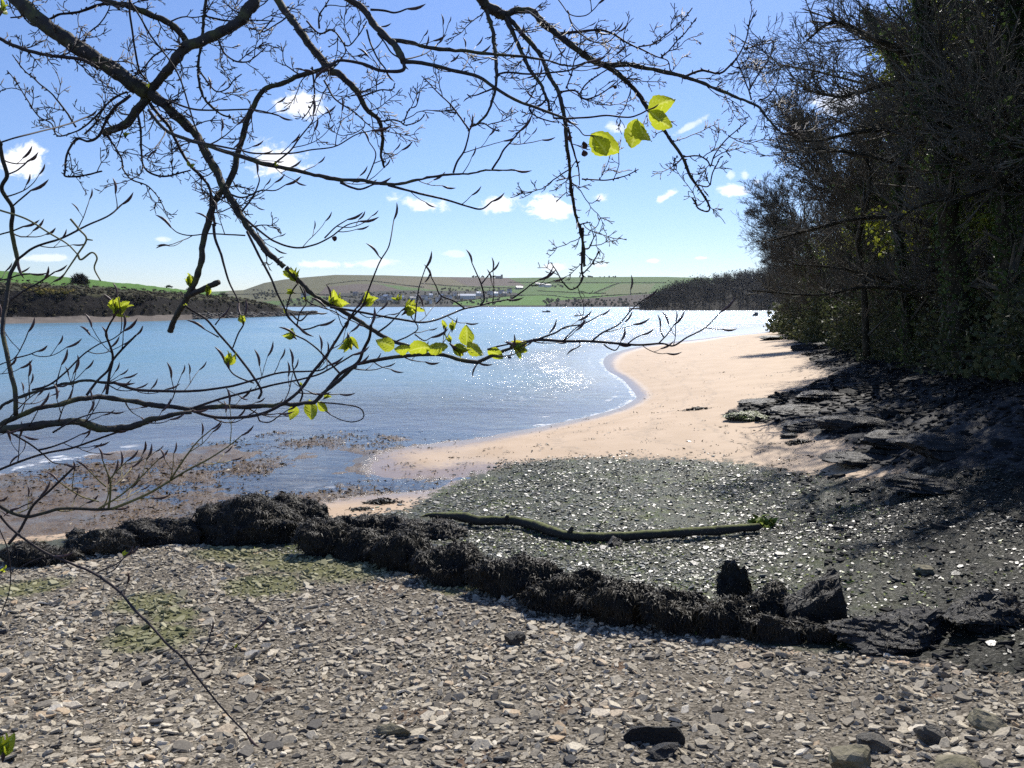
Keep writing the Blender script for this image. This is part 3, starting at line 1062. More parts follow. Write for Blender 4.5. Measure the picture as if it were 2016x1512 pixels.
px = rng.uniform(-300, 545, 1500)
kk = rng.uniform(2.8, 4.25, 1500)
kk[1350:] = rng.uniform(2.0, 2.9, 150)
P = head_pt(px, kk)
o = clump_geo(P + np.array([0, -.3, .1]), rng.uniform(.25, .75, 1500), rng, 14).build('scrub', M_SCRUB, None, 'stuff')
o['label'] = 'brown scrub and brambles along the top of the low headland'
px = rng.normal(105, 22, 46)
P = head_pt(px, rng.uniform(2.9, 3.4, 46))
tag(clump_geo(P + np.array([0, -.6, .25]), rng.uniform(.3, .8, 46), rng).build('gorse_bush', M_GORSE), 'yellow flowering gorse bush on the low headland cliff', 'bush')
px = rng.uniform(380, 622, 520)
P = head_pt(px, rng.uniform(-.1, 2.0, 520))
g = Geo()
blob_rows(g, P - np.array([0, 0, .1]), rng.uniform(.18, .75, 520), rng, 1, .5)
M_SHOREROCK = m_dark('shore_rock', (.03, .028, .026), (.09, .082, .075), 1.2, .7)
o = g.build('shore_rocks', M_SHOREROCK, None, 'stuff')
o['label'] = 'dark rocks strewn round the tip of the low headland'
bp = head_pt(np.array(160.0), np.array(4.3))
bush = thing('round_bush', 'round bare bush standing alone in the green headland field', 'bush', tuple(bp))
g = Geo()
n = 900
d = rng.normal(size=(n, 3)); d /= np.linalg.norm(d, axis=1, keepdims=True); d[:, 2] = np.abs(d[:, 2])
e = d * np.array([2.9, 2.9, 3.6]) * rng.uniform(.75, 1.05, (n, 1))
segs_mesh(g, e * .25, e + rng.normal(size=(n, 3)) * .25, np.full(n, .07), np.full(n, .02), 3)
leaf_cards(g, e * rng.uniform(.5, 1, (n, 1)), .5, rng)
g.build('crown', M_FARTREE, bush)
g = Geo(); g.add(*tube([(0, 0, -.6), (.1, 0, .6), (0, .1, 1.6)], [.3, .22, .1])); g.build('trunk', M_FARTREE, bush)
for px_, k_, s_, lab in ((378, 5.0, 1.6, 'low dark bush on the headland skyline nearest the hanging branch'), (334, 5.0, 1.0, 'small low bush on the headland skyline left of the larger one'), (440, 4.6, 1.3, 'dark bush where the headland field meets the scrub')):
    p = head_pt(np.array(float(px_)), np.array(k_))
    b = clump_geo(np.array([[-s_, 0, .2], [0, 0, .5 * s_], [s_, .3, .2], [.4 * s_, -.4, .3]]), np.array([.8, 1.1, .8, .7]) * s_, rng, 60).build('headland_bush', M_FARLEAF)
    b.location = tuple(p)
    tag(b, lab, 'bush', 'bushes on the headland skyline')

# ------------------------------------------------------------------ wooded headland on the right
WT = np.array([(1240, 610), (1262, 606), (1290, 588), (1330, 572), (1400, 558), (1480, 548), (1560, 540), (1700, 530), (2100, 520)], float)


def wood_pt(px, s):
    px = np.asarray(px, float)
    r = ray(px, np.interp(px, *WT.T))
    D1 = 660.0
    zt = CAMZ + r[..., 2] / r[..., 1] * D1
    D = 497 + s * 163
    hx = r[..., 0] / r[..., 1]
    z = -0.6 + (np.maximum(zt, .3) + .6) * np.clip(s, 0, 1) ** .75
    return P3(hx * D, D, z)


S_, PX_ = np.meshgrid(np.linspace(0, 1.6, 40), np.linspace(1240, 2100, 200), indexing='ij')
V = wood_pt(PX_, S_)
V[..., 2] += .8 * fbm(V * .08, 4) * np.clip(S_ * 4, 0, 1)
nn = fbm(V * .1, 3)
grid_geo(V, cr=.016 + .006 * nn, cg=.014 + .005 * nn, cb=.012 + .004 * nn).build('wooded_hill', M_LAND, None, 'structure')
g = Geo()
NT_ = 820
px = rng.uniform(1262, 1760, NT_)
s = rng.uniform(.02, 1.05, NT_)
B = wood_pt(px, s)
B[:, 2] -= .4
H = rng.uniform(7, 11.5, NT_) * np.clip((px - 1235) / 70, .35, 1)
segs_mesh(g, B, B + P3(0, 0, H * .6), .03 * H, .015 * H, 3)
NB = 15
PB = np.repeat(B, NB, 0)
HB2 = np.repeat(H, NB)
d = rng.normal(size=(len(PB), 3)); d /= np.linalg.norm(d, axis=1, keepdims=True); d[:, 2] = np.abs(d[:, 2]) * .9 + .15
st = PB + P3(0, 0, HB2 * rng.uniform(.18, .6, len(PB)))
en = st + d * (HB2 * .42)[:, None] * rng.uniform(.6, 1.1, (len(PB), 1))
segs_mesh(g, st, en, np.full(len(PB), .12), np.full(len(PB), .04), 3)
tw = np.repeat(en, 2, 0)
st2 = tw - np.repeat(d, 2, 0) * rng.uniform(.2, 1.8, (len(tw), 1))
segs_mesh(g, st2, st2 + np.repeat(d, 2, 0) * 1.2 + rng.normal(size=tw.shape) * .7 + np.array([0, 0, .5]), np.full(len(tw), .05), np.full(len(tw), .02), 3)
lc = np.repeat(B, 18, 0) + rng.normal(size=(NT_ * 18, 3)) * np.array([2.2, 2.2, 1.6]) + P3(0, 0, np.repeat(H, 18) * rng.uniform(.05, .8, NT_ * 18))
leaf_cards(g, lc, 1.5, rng)
o = g.build('woodland', M_FARTREE, None, 'stuff')
o['label'] = 'bare dark woodland covering the headland at the far right of the bay'

# ------------------------------------------------------------------ boats and buoy
M_HULL = material('dark_hull', lambda t: t.principled((.02, .022, .028), .35, .5))
M_CABIN = material('cabin_paint', lambda t: t.principled((.07, .075, .085), .4, .5))
M_GUNWALE = material('pale_rail', lambda t: t.principled((.25, .25, .25), .4, .5))


def boat(label, p, L, W, rot, cab):
    t = thing('motor_boat', label, 'boat', (p[0], p[1], 0), 'boats moored in the bay')
    t.rotation_euler.z = rot
    xs = np.linspace(-.5, .5, 9)
    wid = W / 2 * np.array([.86, .93, .97, 1, 1, .95, .8, .5, .04])
    sheer = .52 + .28 * np.clip((xs + .1), 0, 1) ** 1.5 * 2
    rings = []
    for x, w, h in zip(xs, wid, sheer):
        rings.append([(x * L, -w, h), (x * L, -w * .82, .05), (x * L, 0, -.18), (x * L, w * .82, .05), (x * L, w, h)])
    V = np.array(rings)
    g = grid_geo(V)
    g.add(V[0], tris=[(0, 1, 2), (0, 2, 3), (0, 3, 4)])
    inner = V[:, [0, 4]] * np.array([1, .93, 1]) - np.array([0, 0, .18])
    idx = np.arange(18).reshape(9, 2)
    g.add(inner.reshape(-1, 3), quads=np.stack([idx[:-1, 0], idx[:-1, 1], idx[1:, 1], idx[1:, 0]], -1))
    g.build('hull', M_HULL, t)
    g = Geo()
    for side in (0, 4):
        g.add(*tube(V[:, side] + np.array([0, 0, .02]), .035, 5))
    g.build('rail', M_GUNWALE, t)
    cb = np.array([(x, y, z) for z in (0, 1) for y in (-.5, .5) for x in (-.5, .5)], float)
    cb[4:, 0] *= .78
    cb[4:, 1] *= .86
    g = Geo(); g.add(cb * np.array([L * .3, W * .68, cab]) + np.array([L * .12, 0, .45]), quads=BQ)
    c = g.build('cabin', M_CABIN, t, smooth=False)
    g = Geo(); g.add(bx * np.array([.02, W * .5, cab * .4]) + np.array([L * .12 - L * .15 + .02, 0, .5 + cab * .4]), quads=BQ); g.build('window', M_PANE, c, smooth=False)
    g = Geo(); g.add(bx * np.array([.25, .3, .55]) + np.array([-L * .5 - .1, 0, .35]), quads=BQ); g.add(*tube([(-L * .5 - .1, 0, .4), (-L * .5 - .15, 0, -.3)], .06)); g.build('outboard_motor', M_HULL, t, smooth=False)


p = on_plane(1076, 614.8, 0.0)
boat('low dark motor boat moored in the open middle of the bay', p, 3.9, 1.5, .15, .55)
p = on_plane(1488, 622.0, 0.0)
boat('dark boat with a small cabin moored in the glittering water by the wooded headland', p, 3.4, 1.7, 1.0, .8)
p = on_plane(1003, 705, 0.0)
by = thing('mooring_buoy', 'small dark mooring buoy floating off the sand spit', 'buoy', (p[0], p[1], 0))
v0, f0 = ICO[2]
g = Geo(); g.add(v0 * np.array([.15, .15, .12]) + np.array([0, 0, .04]), tris=f0); g.build('float', M_HULL, by)
g = Geo(); g.add(*tube([(0, 0, .12), (.02, 0, .17), (.06, 0, .19), (.09, 0, .15)], .018, 5)); g.build('ring', M_HULL, by)
# ------------------------------------------------------------------ slates, stones, rocks, weed and driftwood of the near shore
rng = np.random.default_rng(11)


def tone_color(t, v):
    r = t.new('ShaderNodeValToRGB')
    t.put(r.inputs[0], v)
    cr = r.color_ramp
    cr.elements[0].position, cr.elements[0].color = 0.0, (.045, .045, .048, 1)
    cr.elements[1].position, cr.elements[1].color = 1.0, (.70, .63, .51, 1)
    for p, c in ((.18, (.13, .115, .095)), (.38, (.30, .26, .20)), (.6, (.47, .405, .30)), (.82, (.58, .515, .405)), (.92, (.44, .32, .20))):
        e = cr.elements.new(p)
        e.color = (*c, 1)
    return r.outputs[0]


def m_slate(attr_tone):
    def f(t):
        P = t.pos()
        v = t.attr('tone') if attr_tone else t.new('ShaderNodeObjectInfo').outputs['Random']
        n = t.noise(P, 60, 4, .65)
        c = t.mix(1.0, tone_color(t, v), t.mix(t.ramp(n, .25, .75), (.62, .62, .62), (1.25, 1.25, 1.22)), 'MULTIPLY')
        c = t.mix(t.math('MULTIPLY', t.ramp(t.math('ADD', t.attr('alg'), t.math('MULTIPLY', t.math('SUBTRACT', n, .5), .6)), .35, .75), .6), c, (.20, .21, .07))
        return t.principled(c, .72, .25, t.bump(n, .5, .006))
    return f


M_SLATES = material('dry_slate', m_slate(True))
M_STONE1 = material('dry_slate_single', m_slate(False))


def m_wetstone(t):
    P = t.pos()
    n = t.noise(P, 50, 4, .65)
    v = t.attr('tone')
    c = t.mix(t.ramp(v, 0, 1), (.05, .05, .038), (.21, .205, .155))
    c = t.mix(t.ramp(v, .8, .84), c, (.075, .10, .022))
    return t.principled(t.mix(1.0, c, t.mix(n, (.6, .6, .6), (1.4, 1.4, 1.4)), 'MULTIPLY'), t.ramp(n, .3, .7, .3, .55), .42, t.bump(n, .5, .006))


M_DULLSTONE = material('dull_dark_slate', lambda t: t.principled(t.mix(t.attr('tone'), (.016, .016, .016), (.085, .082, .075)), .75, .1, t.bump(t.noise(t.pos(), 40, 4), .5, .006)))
M_WETSTONE = material('wet_slate', m_wetstone)


def slate_proto(rng, n):
    a = (np.arange(n) + rng.uniform(-.33, .33, n)) / n * 2 * np.pi
    r = rng.uniform(.72, 1.1, n)
    w = rng.uniform(.42, .8)
    x, y = np.cos(a) * r * .5, np.sin(a) * r * .5 * w
    th = rng.uniform(.07, .2)
    til = rng.uniform(-.12, .12, 2)
    top = th * .5 + til[0] * x + til[1] * y
    ins = rng.uniform(.72, .93)
    lo = P3(x * .92, y * .92, -th * .5)
    mid = P3(x, y, top * .45)
    hi = P3(x * ins, y * ins, top)
    v = np.concatenate([lo, mid, hi])
    i = np.arange(n)
    j = (i + 1) % n
    q = np.concatenate([np.stack([i, j, n + j, n + i], -1), np.stack([n + i, n + j, 2 * n + j, 2 * n + i], -1)])
    tr = np.array([(2 * n, 2 * n + k, 2 * n + k + 1) for k in range(1, n - 1)])
    return v, q, tr


PROTOS = [slate_proto(rng, n) for n in (5, 6, 5, 7, 6, 5, 6, 7, 5, 6)]


def rot_mats(yaw, tx, ty):
    cy, sy, cx, sx, cz, sz = np.cos(ty), np.sin(ty), np.cos(tx), np.sin(tx), np.cos(yaw), np.sin(yaw)
    o, z = np.ones_like(yaw), np.zeros_like(yaw)
    Rz = np.stack([np.stack([cz, -sz, z], -1), np.stack([sz, cz, z], -1), np.stack([z, z, o], -1)], -2)
    Rx = np.stack([np.stack([o, z, z], -1), np.stack([z, cx, -sx], -1), np.stack([z, sx, cx], -1)], -2)
    Ry = np.stack([np.stack([cy, z, sy], -1), np.stack([z, o, z], -1), np.stack([-sy, z, cy], -1)], -2)
    return Rx @ Ry @ Rz


def scatter(geo, pos, size, rng, tilt=.2, thick=1.0, protos=None, **attrs):
    protos = protos or PROTOS
    which = rng.integers(0, len(protos), len(pos))
    R = rot_mats(rng.normal(.25, .8, len(pos)), rng.normal(.0, tilt, len(pos)), rng.normal(0, tilt, len(pos)))
    for k, (v, q, tr) in enumerate(protos):
        m = which == k
        n = m.sum()
        if not n:
            continue
        vv = (v * np.array([1, 1, thick]))[None] * size[m][:, None, None]
        vv = np.einsum('nij,nkj->nki', R[m], vv) + pos[m][:, None]
        nv = len(v)
        off = (np.arange(n) * nv)[:, None, None]
        geo.add(vv.reshape(-1, 3), quads=(q[None] + off).reshape(-1, 4), tris=(tr[None] + off).reshape(-1, 3), **{a: np.repeat(b[m], nv) for a, b in attrs.items()})


def sample(n, x0, x1, y0, y1, keep):
    x, y = rng.uniform(x0, x1, n), rng.uniform(y0, y1, n)
    m = (np.abs(x / y - .03) < .86) & keep(x, y)
    return x[m], y[m]


ALG = [(on(px, py)[0], r) for px, py, r in ((600, 1100, 1.1), (480, 1085, .9), (680, 1125, .8), (290, 1190, .5), (300, 1260, .55), (345, 1215, .35), (520, 1150, .6), (60, 1160, .6), (900, 1150, .5), (1700, 1225, .5))]


def alg_at(x, y):
    a = np.zeros(len(x))
    for p, r in ALG:
        a = np.maximum(a, np.exp(-((x - p[0]) ** 2 + (y - p[1]) ** 2) / r ** 2))
    return a


def tone(n, x, y):
    patch = .14 * fbm(P3(x, y) * 1.1, 3) * 2
    return np.clip(rng.normal(.60, .19, n) + patch, 0.02, 1) - (rng.random(n) < .1) * .35


def shingle_stones():
    x, y = sample(110000, -10, 12, 2.6, 13.2, lambda x, y: zone('sh', x, y) > -.01)
    dens = fbm(P3(x, y) * .9 + 3, 3)
    keep = rng.random(len(x)) < np.clip(.85 + 1.1 * dens, .3, 1)
    x, y = x[keep], y[keep]
    s = np.exp(rng.normal(math.log(.049), .5, len(x))).clip(.022, .19)
    z = full_h(x, y) + s * .05 + rng.uniform(-.002, .012, len(x))
    order = np.argsort(-s / y)
    big = order[:292]
    rest = np.setdiff1d(np.arange(len(x)), big)
    g = Geo()
    scatter(g, P3(x, y, z)[rest], s[rest], rng, .31, 1.2, tone=tone(len(rest), x[rest], y[rest]), alg=alg_at(x[rest], y[rest]))
    sm = sample(20000, -7, 9, 2.6, 10, lambda x, y: zone('sh', x, y) > -.01)
    s2 = rng.uniform(.012, .032, len(sm[0]))
    z2 = full_h(*sm) + s2 * .1
    v0 = np.array([(-.5, -.1, 0), (0, -.32, .04), (.5, .08, 0), (.05, .34, .05), (0, 0, .2)], float)
    n = len(s2)
    R = rot_mats(rng.uniform(0, 6.28, n), rng.normal(0, .3, n), rng.normal(0, .3, n))
    vv = np.einsum('nij,nkj->nki', R, v0[None] * s2[:, None, None]) + P3(sm[0], sm[1], z2)[:, None]
    off = (np.arange(n) * 5)[:, None, None]
    g.add(vv.reshape(-1, 3), tris=(np.array([(0, 1, 4), (1, 2, 4), (2, 3, 4), (3, 0, 4)])[None] + off).reshape(-1, 3), tone=np.repeat(tone(n, *sm), 5), alg=np.repeat(alg_at(*sm), 5))
    g.build('stones', M_SLATES, GROUND['shingle'], 'stuff', smooth=False)
    mes = []
    for v, q, tr in PROTOS:
        a = Geo()
        a.add(v, quads=q, tris=tr)
        me = a.mesh('stone', False)
        me.materials.append(M_STONE1)
        mes.append(me)
    for i in big:
        o = bpy.data.objects.new('stone', mes[rng.integers(0, len(mes))])
        C.objects.link(o)
        o.parent = GROUND['shingle']
        o.location = (x[i], y[i], z[i])
        k = s[i] * rng.uniform(.9, 1.15)
        o.scale = (k, k, k)
        o.rotation_euler = (rng.normal(0, .2), rng.normal(0, .2), rng.normal(.25, .8))


shingle_stones()


def flat_proto(rng, n):
    a = (np.arange(n) + rng.uniform(-.33, .33, n)) / n * 2 * np.pi
    r = rng.uniform(.7, 1.1, n) * .5
    w = rng.uniform(.45, .85)
    x, y = np.cos(a) * r, np.sin(a) * r * w
    th = rng.uniform(.08, .2)
    v = np.concatenate([P3(x, y, -th * .5), P3(x * .9, y * .9, th * .5 + x * rng.uniform(-.15, .15))])
    i = np.arange(n)
    j = (i + 1) % n
    return v, np.stack([i, j, n + j, n + i], -1), np.array([(n, n + k, n + k + 1) for k in range(1, n - 1)])


FLATS = [flat_proto(rng, n) for n in (4, 5, 5, 4, 6, 5)]


def mud_stones():
    g = Geo()
    for (n, x0, x1, y0, y1, size) in ((62000, -4, 9.5, 4.2, 12.5, .043), (46000, -4.5, 15, 12.5, 23, .052)):
        x, y = sample(n, x0, x1, y0, y1, lambda x, y: zone('mu', x, y) > .07 * fbm(P3(x, y) * 1.3 + 8, 3) + .02 * rng.normal(size=len(x)))
        keep = rng.random(len(x)) < np.clip(.85 + 1.3 * fbm(P3(x, y) * .7, 3), .2, 1)
        x, y = x[keep], y[keep]
        s = np.exp(rng.normal(math.log(size), .42, len(x))).clip(.022, .2)
        z = full_h(x, y) + s * .05 + rng.uniform(0, .012, len(x))
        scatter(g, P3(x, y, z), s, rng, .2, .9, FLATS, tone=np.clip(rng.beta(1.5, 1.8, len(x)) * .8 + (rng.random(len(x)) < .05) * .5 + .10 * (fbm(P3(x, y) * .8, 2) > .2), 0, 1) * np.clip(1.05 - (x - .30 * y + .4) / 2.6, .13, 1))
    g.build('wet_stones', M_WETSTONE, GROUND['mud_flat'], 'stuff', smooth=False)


mud_stones()


# broken dark slates over the shaded rock at the top of the beach
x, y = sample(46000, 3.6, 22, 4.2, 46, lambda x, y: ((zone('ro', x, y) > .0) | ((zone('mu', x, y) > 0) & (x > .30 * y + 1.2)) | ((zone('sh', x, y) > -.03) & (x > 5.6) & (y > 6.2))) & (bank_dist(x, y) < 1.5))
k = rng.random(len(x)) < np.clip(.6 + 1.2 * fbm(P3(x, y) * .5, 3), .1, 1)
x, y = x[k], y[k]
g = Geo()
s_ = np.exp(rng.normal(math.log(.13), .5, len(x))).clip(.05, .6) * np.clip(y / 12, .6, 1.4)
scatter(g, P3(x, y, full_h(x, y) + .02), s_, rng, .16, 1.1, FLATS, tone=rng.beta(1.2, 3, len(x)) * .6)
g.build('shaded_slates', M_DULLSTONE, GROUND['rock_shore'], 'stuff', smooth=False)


# weed tufts lying on the flats
def m_weed(c1, c2, rough=.35):
    return lambda t: t.principled(t.mix(t.ramp(t.noise(t.pos(), 6, 3), .3, .7), c1, c2), rough, .22)


M_WRACK = material('brown_wrack', m_weed((.07, .043, .018), (.18, .115, .05), .5))
M_BLACKWEED = material('black_bladderwrack', m_weed((.008, .007, .005), (.034, .026, .013), .55))
M_GREENWEED = material('green_weed', m_weed((.10, .14, .02), (.24, .30, .05), .4))
x, y = sample(60000, -14, 6, 13, 26, lambda x, y: zone('we', x, y) > .0)
k = rng.random(len(x)) < np.clip(.45 + 2.2 * fbm(P3(x, y) * .45 + 11, 4), 0, 1) * .75
x, y = x[k], y[k]
g = Geo()
leaf_cards(g, P3(x, y, full_h(x, y) + .012), rng.uniform(.05, .15, len(x)), rng, aspect=.3, flat=.18)
g.build('brown_weed', M_WRACK, GROUND['weed_flat'], 'stuff')
x, y = sample(26000, -4, 17, 7, 24, lambda x, y: zone('mu', x, y) > .0)
k = rng.random(len(x)) < np.clip(.0 + 2.4 * fbm(P3(x, y) * .9 + 31, 4), 0, 1)
x, y = x[k], y[k]
g = Geo()
leaf_cards(g, P3(x, y, full_h(x, y) + .02), rng.uniform(.025, .075, len(x)), rng, aspect=.4, flat=.25)
g.build('green_weed', M_GREENWEED, GROUND['mud_flat'], 'stuff')
# bits of weed scattered over the sand
px, pyy = rng.uniform(740, 1640, 900), 940 - 280 * rng.random(900) ** 1.3
p = on(px, pyy)
ok = (zone('ro', p[:, 0], p[:, 1]) < 0) & (zone('mu', p[:, 0], p[:, 1]) < 0) & (zone('we', p[:, 0], p[:, 1]) < .0) & (p[:, 2] > .02)
p = p[ok]
g = Geo()
for q in p:
    m = int(rng.integers(1, 7))
    leaf_cards(g, q + rng.normal(size=(m, 3)) * np.array([.14, .06, .004]) + np.array([0, 0, .012]), rng.uniform(.03, .14), rng, aspect=.3, flat=.2)
g.build('weed_scraps', M_BLACKWEED, GROUND['sand'], 'stuff')


def weed_patch(px, py, w, label, mat=M_BLACKWEED, h=.06, n=500):
    c = on(px, py)[0]
    wm = w * c[1] / F
    d = rng.normal(size=(n, 2)) * np.array([wm * .28, wm * .17])
    P = P3(c[0] + d[:, 0], c[1] + d[:, 1])
    P[:, 2] = gz(P[:, 0], P[:, 1]) + rng.uniform(0, h, n) * np.exp(-(d[:, 0] / wm * 3) ** 2) - c[2]
    P[:, :2] -= c[:2]
    g = Geo()
    leaf_cards(g, P, .12, rng, aspect=.3, flat=.35)
    t = thing('seaweed_clump', label, 'seaweed', tuple(c), 'seaweed clumps on the sand')
    g.build('fronds', mat, t, 'stuff')


weed_patch(1372, 806, 46, 'dark clump of seaweed lying alone in the middle of the pale sand')
weed_patch(752, 989, 56, 'dark clump of seaweed on the small sand patch behind the ridge')
weed_patch(713, 1003, 40, 'thin scrap of seaweed in front of the larger clump on the small sand patch', n=200, h=.02)
weed_patch(1570, 872, 40, 'seaweed clump on the sand just below the shaded rocks', n=300)


# ------------------------------------------------------------------ weed-hung rocks
def m_rock(dark, pale):
    def f(t):
        P = t.pos()
        o = t.new('ShaderNodeTexCoord').outputs['Object']
        n = t.noise(P, 9, 6, .65)
        s = t.noise(t.mapping(o, (1.5, 4, 14), (.3, .2, 0)), 1.6, 5, .6)
        c = t.mix(t.ramp(t.math('ADD', t.math('MULTIPLY', n, .5), t.math('MULTIPLY', s, .5)), .35, .65), dark, pale)
        hf = t.noise(P, 55, 4, .7)
        c = t.mix(t.ramp(hf, .45, .7), c, t.mix(.5, c, (.06, .045, .022)))
        s = t.math('ADD', s, hf)
        return t.principled(c, t.ramp(n, .3, .7, .4, .75), .35, t.bump(t.math('ADD', n, s), .7, .04))
    return f


M_ROCK = material('black_rock', m_rock((.012, .012, .013), (.055, .053, .052)))
M_GREYROCK = material('grey_rock', m_rock((.055, .05, .042), (.20, .18, .14)))


def m_strata(t):
    P = t.pos()
    s = t.noise(t.mapping(P, (.6, 3.2, 14), (.12, .1, .5)), 2.4, 6, .65)
    n = t.noise(P, 30, 4)
    c = t.mix(t.ramp(s, .32, .62), (.02, .019, .018), (.13, .12, .095))
    c = t.mix(t.math('MULTIPLY', t.ramp(s, .58, .66), t.ramp(t.noise(P, 1.6, 3), .48, .6)), c, (.22, .22, .06))
    return t.principled(c, .75, .2, t.bump(t.math('ADD', s, t.math('MULTIPLY', n, .3)), .9, .05))


M_STRATA = material('striped_slate_ledge', m_strata)
M_SLABROCK = material('dark_slate_slab', m_rock((.008, .008, .008), (.026, .025, .023)))


def m_mossrock(t):
    P = t.pos()
    n = t.noise(P, 16, 6, .65)
    return t.principled(t.mix(t.ramp(n, .38, .62), (.16, .145, .09), (.25, .22, .15)), .8, .2, t.bump(n, .8, .03))


M_MOSSROCK = material('lichened_rock', m_mossrock)


def rock_mesh(size, seed, sub=4, layers=3.0, sharp=.35, pts=None):
    """boulder with broken layers; size = half extents"""
    r = np.random.default_rng(seed)
    v0, f0 = ICO[sub]
    v = v0.copy()
    for _ in range(9):                      # planes that chop flat faces
        n = r.normal(size=3)
        n /= np.linalg.norm(n)
        d = r.uniform(.55, .88)
        e = v @ n - d
        v -= np.maximum(e, 0)[:, None] * n * (.6 + sharp)
    off = r.uniform(0, 50, 3)
    v = v * (1 + .22 * fbm(v * 1.4 + off, 4)[:, None])
    q = np.floor((v[:, 2] + .25 * fbm(v * 1.2 + off + 9, 2)) * layers * 2) / (layers * 2)
    v[:, :2] *= (1 + .16 * (hash3((q * 97).astype(int), np.full(len(v), seed), np.zeros(len(v), int)) - .5))[:, None]
    rn = 1 - np.abs(fbm(v * 2.6 + off + 30, 4))
    v = v * (1 + .30 * (rn - .72))[:, None]
    v = v * np.asarray(size, float)
    v += .03 * min(size) * fbm(v * 9 / max(size), 2)[:, None]
    return v, f0


def fronds(geo, V, Fc, n, rng, length=.22, width=.011, zmin=.05, drop=.45):
    """hanging ribbons of wrack rooted on a rock's faces"""
    a, b, c = V[Fc[:, 0]], V[Fc[:, 1]], V[Fc[:, 2]]
    nor = np.cross(b - a, c - a)
    area = np.linalg.norm(nor, axis=1)
    nor /= area[:, None] + 1e-12
    cen = (a + b + c) / 3
    w = area * (cen[:, 2] > zmin) * np.clip(.25 + .9 * nor[:, 2], .05, 1)
    i = rng.choice(len(Fc), n, p=w / w.sum())
    u = rng.random((n, 2))
    fl = u.sum(1) > 1
    u[fl] = 1 - u[fl]
    p = a[i] + (b - a)[i] * u[:, :1] + (c - a)[i] * u[:, 1:]
    N = nor[i]
    L = .40 * length * rng.uniform(.4, 1.3, n)[:, None]
    g = np.array([0, 0, -1.0])
    d = g - N * (N @ g)[:, None] + rng.normal(size=(n, 3)) * .75
    d -= N * (d * N).sum(1, keepdims=True) * .8
    d /= np.linalg.norm(d, axis=1, keepdims=True) + 1e-9
    side = np.cross(d, N)
    side /= np.linalg.norm(side, axis=1, keepdims=True) + 1e-9
    side = side + N * rng.normal(0, .25, (n, 1))
    W = width * rng.uniform(.5, 1.4, n)[:, None]
    bend = rng.normal(size=(n, 3)) * .16
    lift = rng.uniform(.02, .14, (n, 1)) * L
    p1 = p + (d + bend) * L * .55 + N * lift
    p2 = p1 + (d - bend * 1.5 + g * drop) * L * .5 - N * lift * .4
    out = np.stack([p - side * W * .3, p + side * W * .3, p1 - side * W * .5, p1 + side * W * .5, p2 - side * W * .15, p2 + side * W * .15], 1)
    base = (np.arange(n) * 6)[:, None]
    q = np.stack([np.stack([base[:, 0], base[:, 0] + 1, base[:, 0] + 3, base[:, 0] + 2], -1), np.stack([base[:, 0] + 2, base[:, 0] + 3, base[:, 0] + 5, base[:, 0] + 4], -1)], 1)
    geo.add(out.reshape(-1, 3), quads=q.reshape(-1, 4))


def weed_rock(px, py, w, h, label, seed, depth=.5, weed=900, mat=None, name='weedy_rock', yaw=0, sink=.25, sub=4, group='rocks of the weed-covered ridge', layers=3.0, length=.2, wmat=None):
    """rock whose foot stands at (px,py); w,h its pictured width and height in pixels"""
    c = on(px, py)[0]
    s = c[1] / F
    hw, hh = w * s / 2, h * s
    v, f = rock_mesh((hw, max(hw * depth, .12), hh * .6), seed, sub, layers)
    if name == 'weedy_rock':
        up = np.clip((v[:, 2] - v[:, 2].min()) / np.ptp(v[:, 2]), 0, 1)
        v[:, 2] += up * hh * (.55 * fbm(P3(v[:, 0], v[:, 1]) * 1.1 / hh + seed * 7, 3) + .22 * np.abs(fbm(P3(v[:, 0], v[:, 1]) * 3.4 / hh + seed, 2)))
        h *= .82
        hh *= .82 if sink > .15 else 1.1
    v[:, 0] = (v[:, 0] - (v[:, 0].max() + v[:, 0].min()) / 2) * 2 * hw / np.ptp(v[:, 0])
    v[:, 2] = (v[:, 2] - v[:, 2].min()) * hh * (1 + sink) / np.ptp(v[:, 2]) - hh * sink
    if sink < .15:                      # pointed rocks narrow towards the top
        v[:, :2] *= (1.08 - .42 * np.clip(v[:, 2:3] / hh, 0, 1))
    cz, sz = math.cos(yaw), math.sin(yaw)
    v[:, :2] = v[:, :2] @ np.array([[cz, sz], [-sz, cz]])
    t = thing(name, label, 'rock', tuple(c + np.array([0, hw * depth * .5, 0])), group)
    g = Geo(); g.add(v, tris=f)
    g.build('stone_body', mat or M_ROCK, t, smooth=False)
    if weed:
        g = Geo()
        fronds(g, v, f, int(weed * 1.9), rng, length)
        g.build('seaweed', wmat or M_BLACKWEED, t, 'stuff')
    return t


weed_rock(60, 1112, 190, 52, 'low weedy rock at the left edge of the ridge', 1, .5, 1500)
weed_rock(190, 1092, 150, 56, 'jagged weedy rock with pale streaks second from the left edge', 2, .5, 1300, M_GREYROCK)
weed_rock(300, 1072, 190, 60, 'rounded weedy hump left of the big black outcrop', 3, .5, 1900)
weed_rock(148, 1062, 40, 30, 'small pointed bare rock standing on the left ridge', 21, .6, 60)
weed_rock(482, 1072, 225, 112, 'tallest black outcrop of the ridge with ragged weed on top', 4, .6, 4200, sub=5, length=.24)
weed_rock(560, 1052, 165, 92, 'black crag behind the tallest outcrop with a square top', 5, .6, 2200, sub=4)
weed_rock(425, 1062, 110, 74, 'angular black crag on the left shoulder of the tallest outcrop', 31, .6, 900, layers=2.0)
weed_rock(612, 1048, 70, 66, 'square black crag against the small sand patch', 32, .7, 320, M_SLABROCK, layers=1.5, sink=.2)
weed_rock(668, 1062, 60, 56, 'small rounded black knob right of the square crag', 33, .7, 420, layers=1.5)
weed_rock(640, 1094, 140, 84, 'weed-hung rock right of the tallest outcrop', 6, .6, 2300)
weed_rock(720, 1105, 150, 74, 'dark weedy rock with a pale stone lodged in it', 7, .6, 2300)
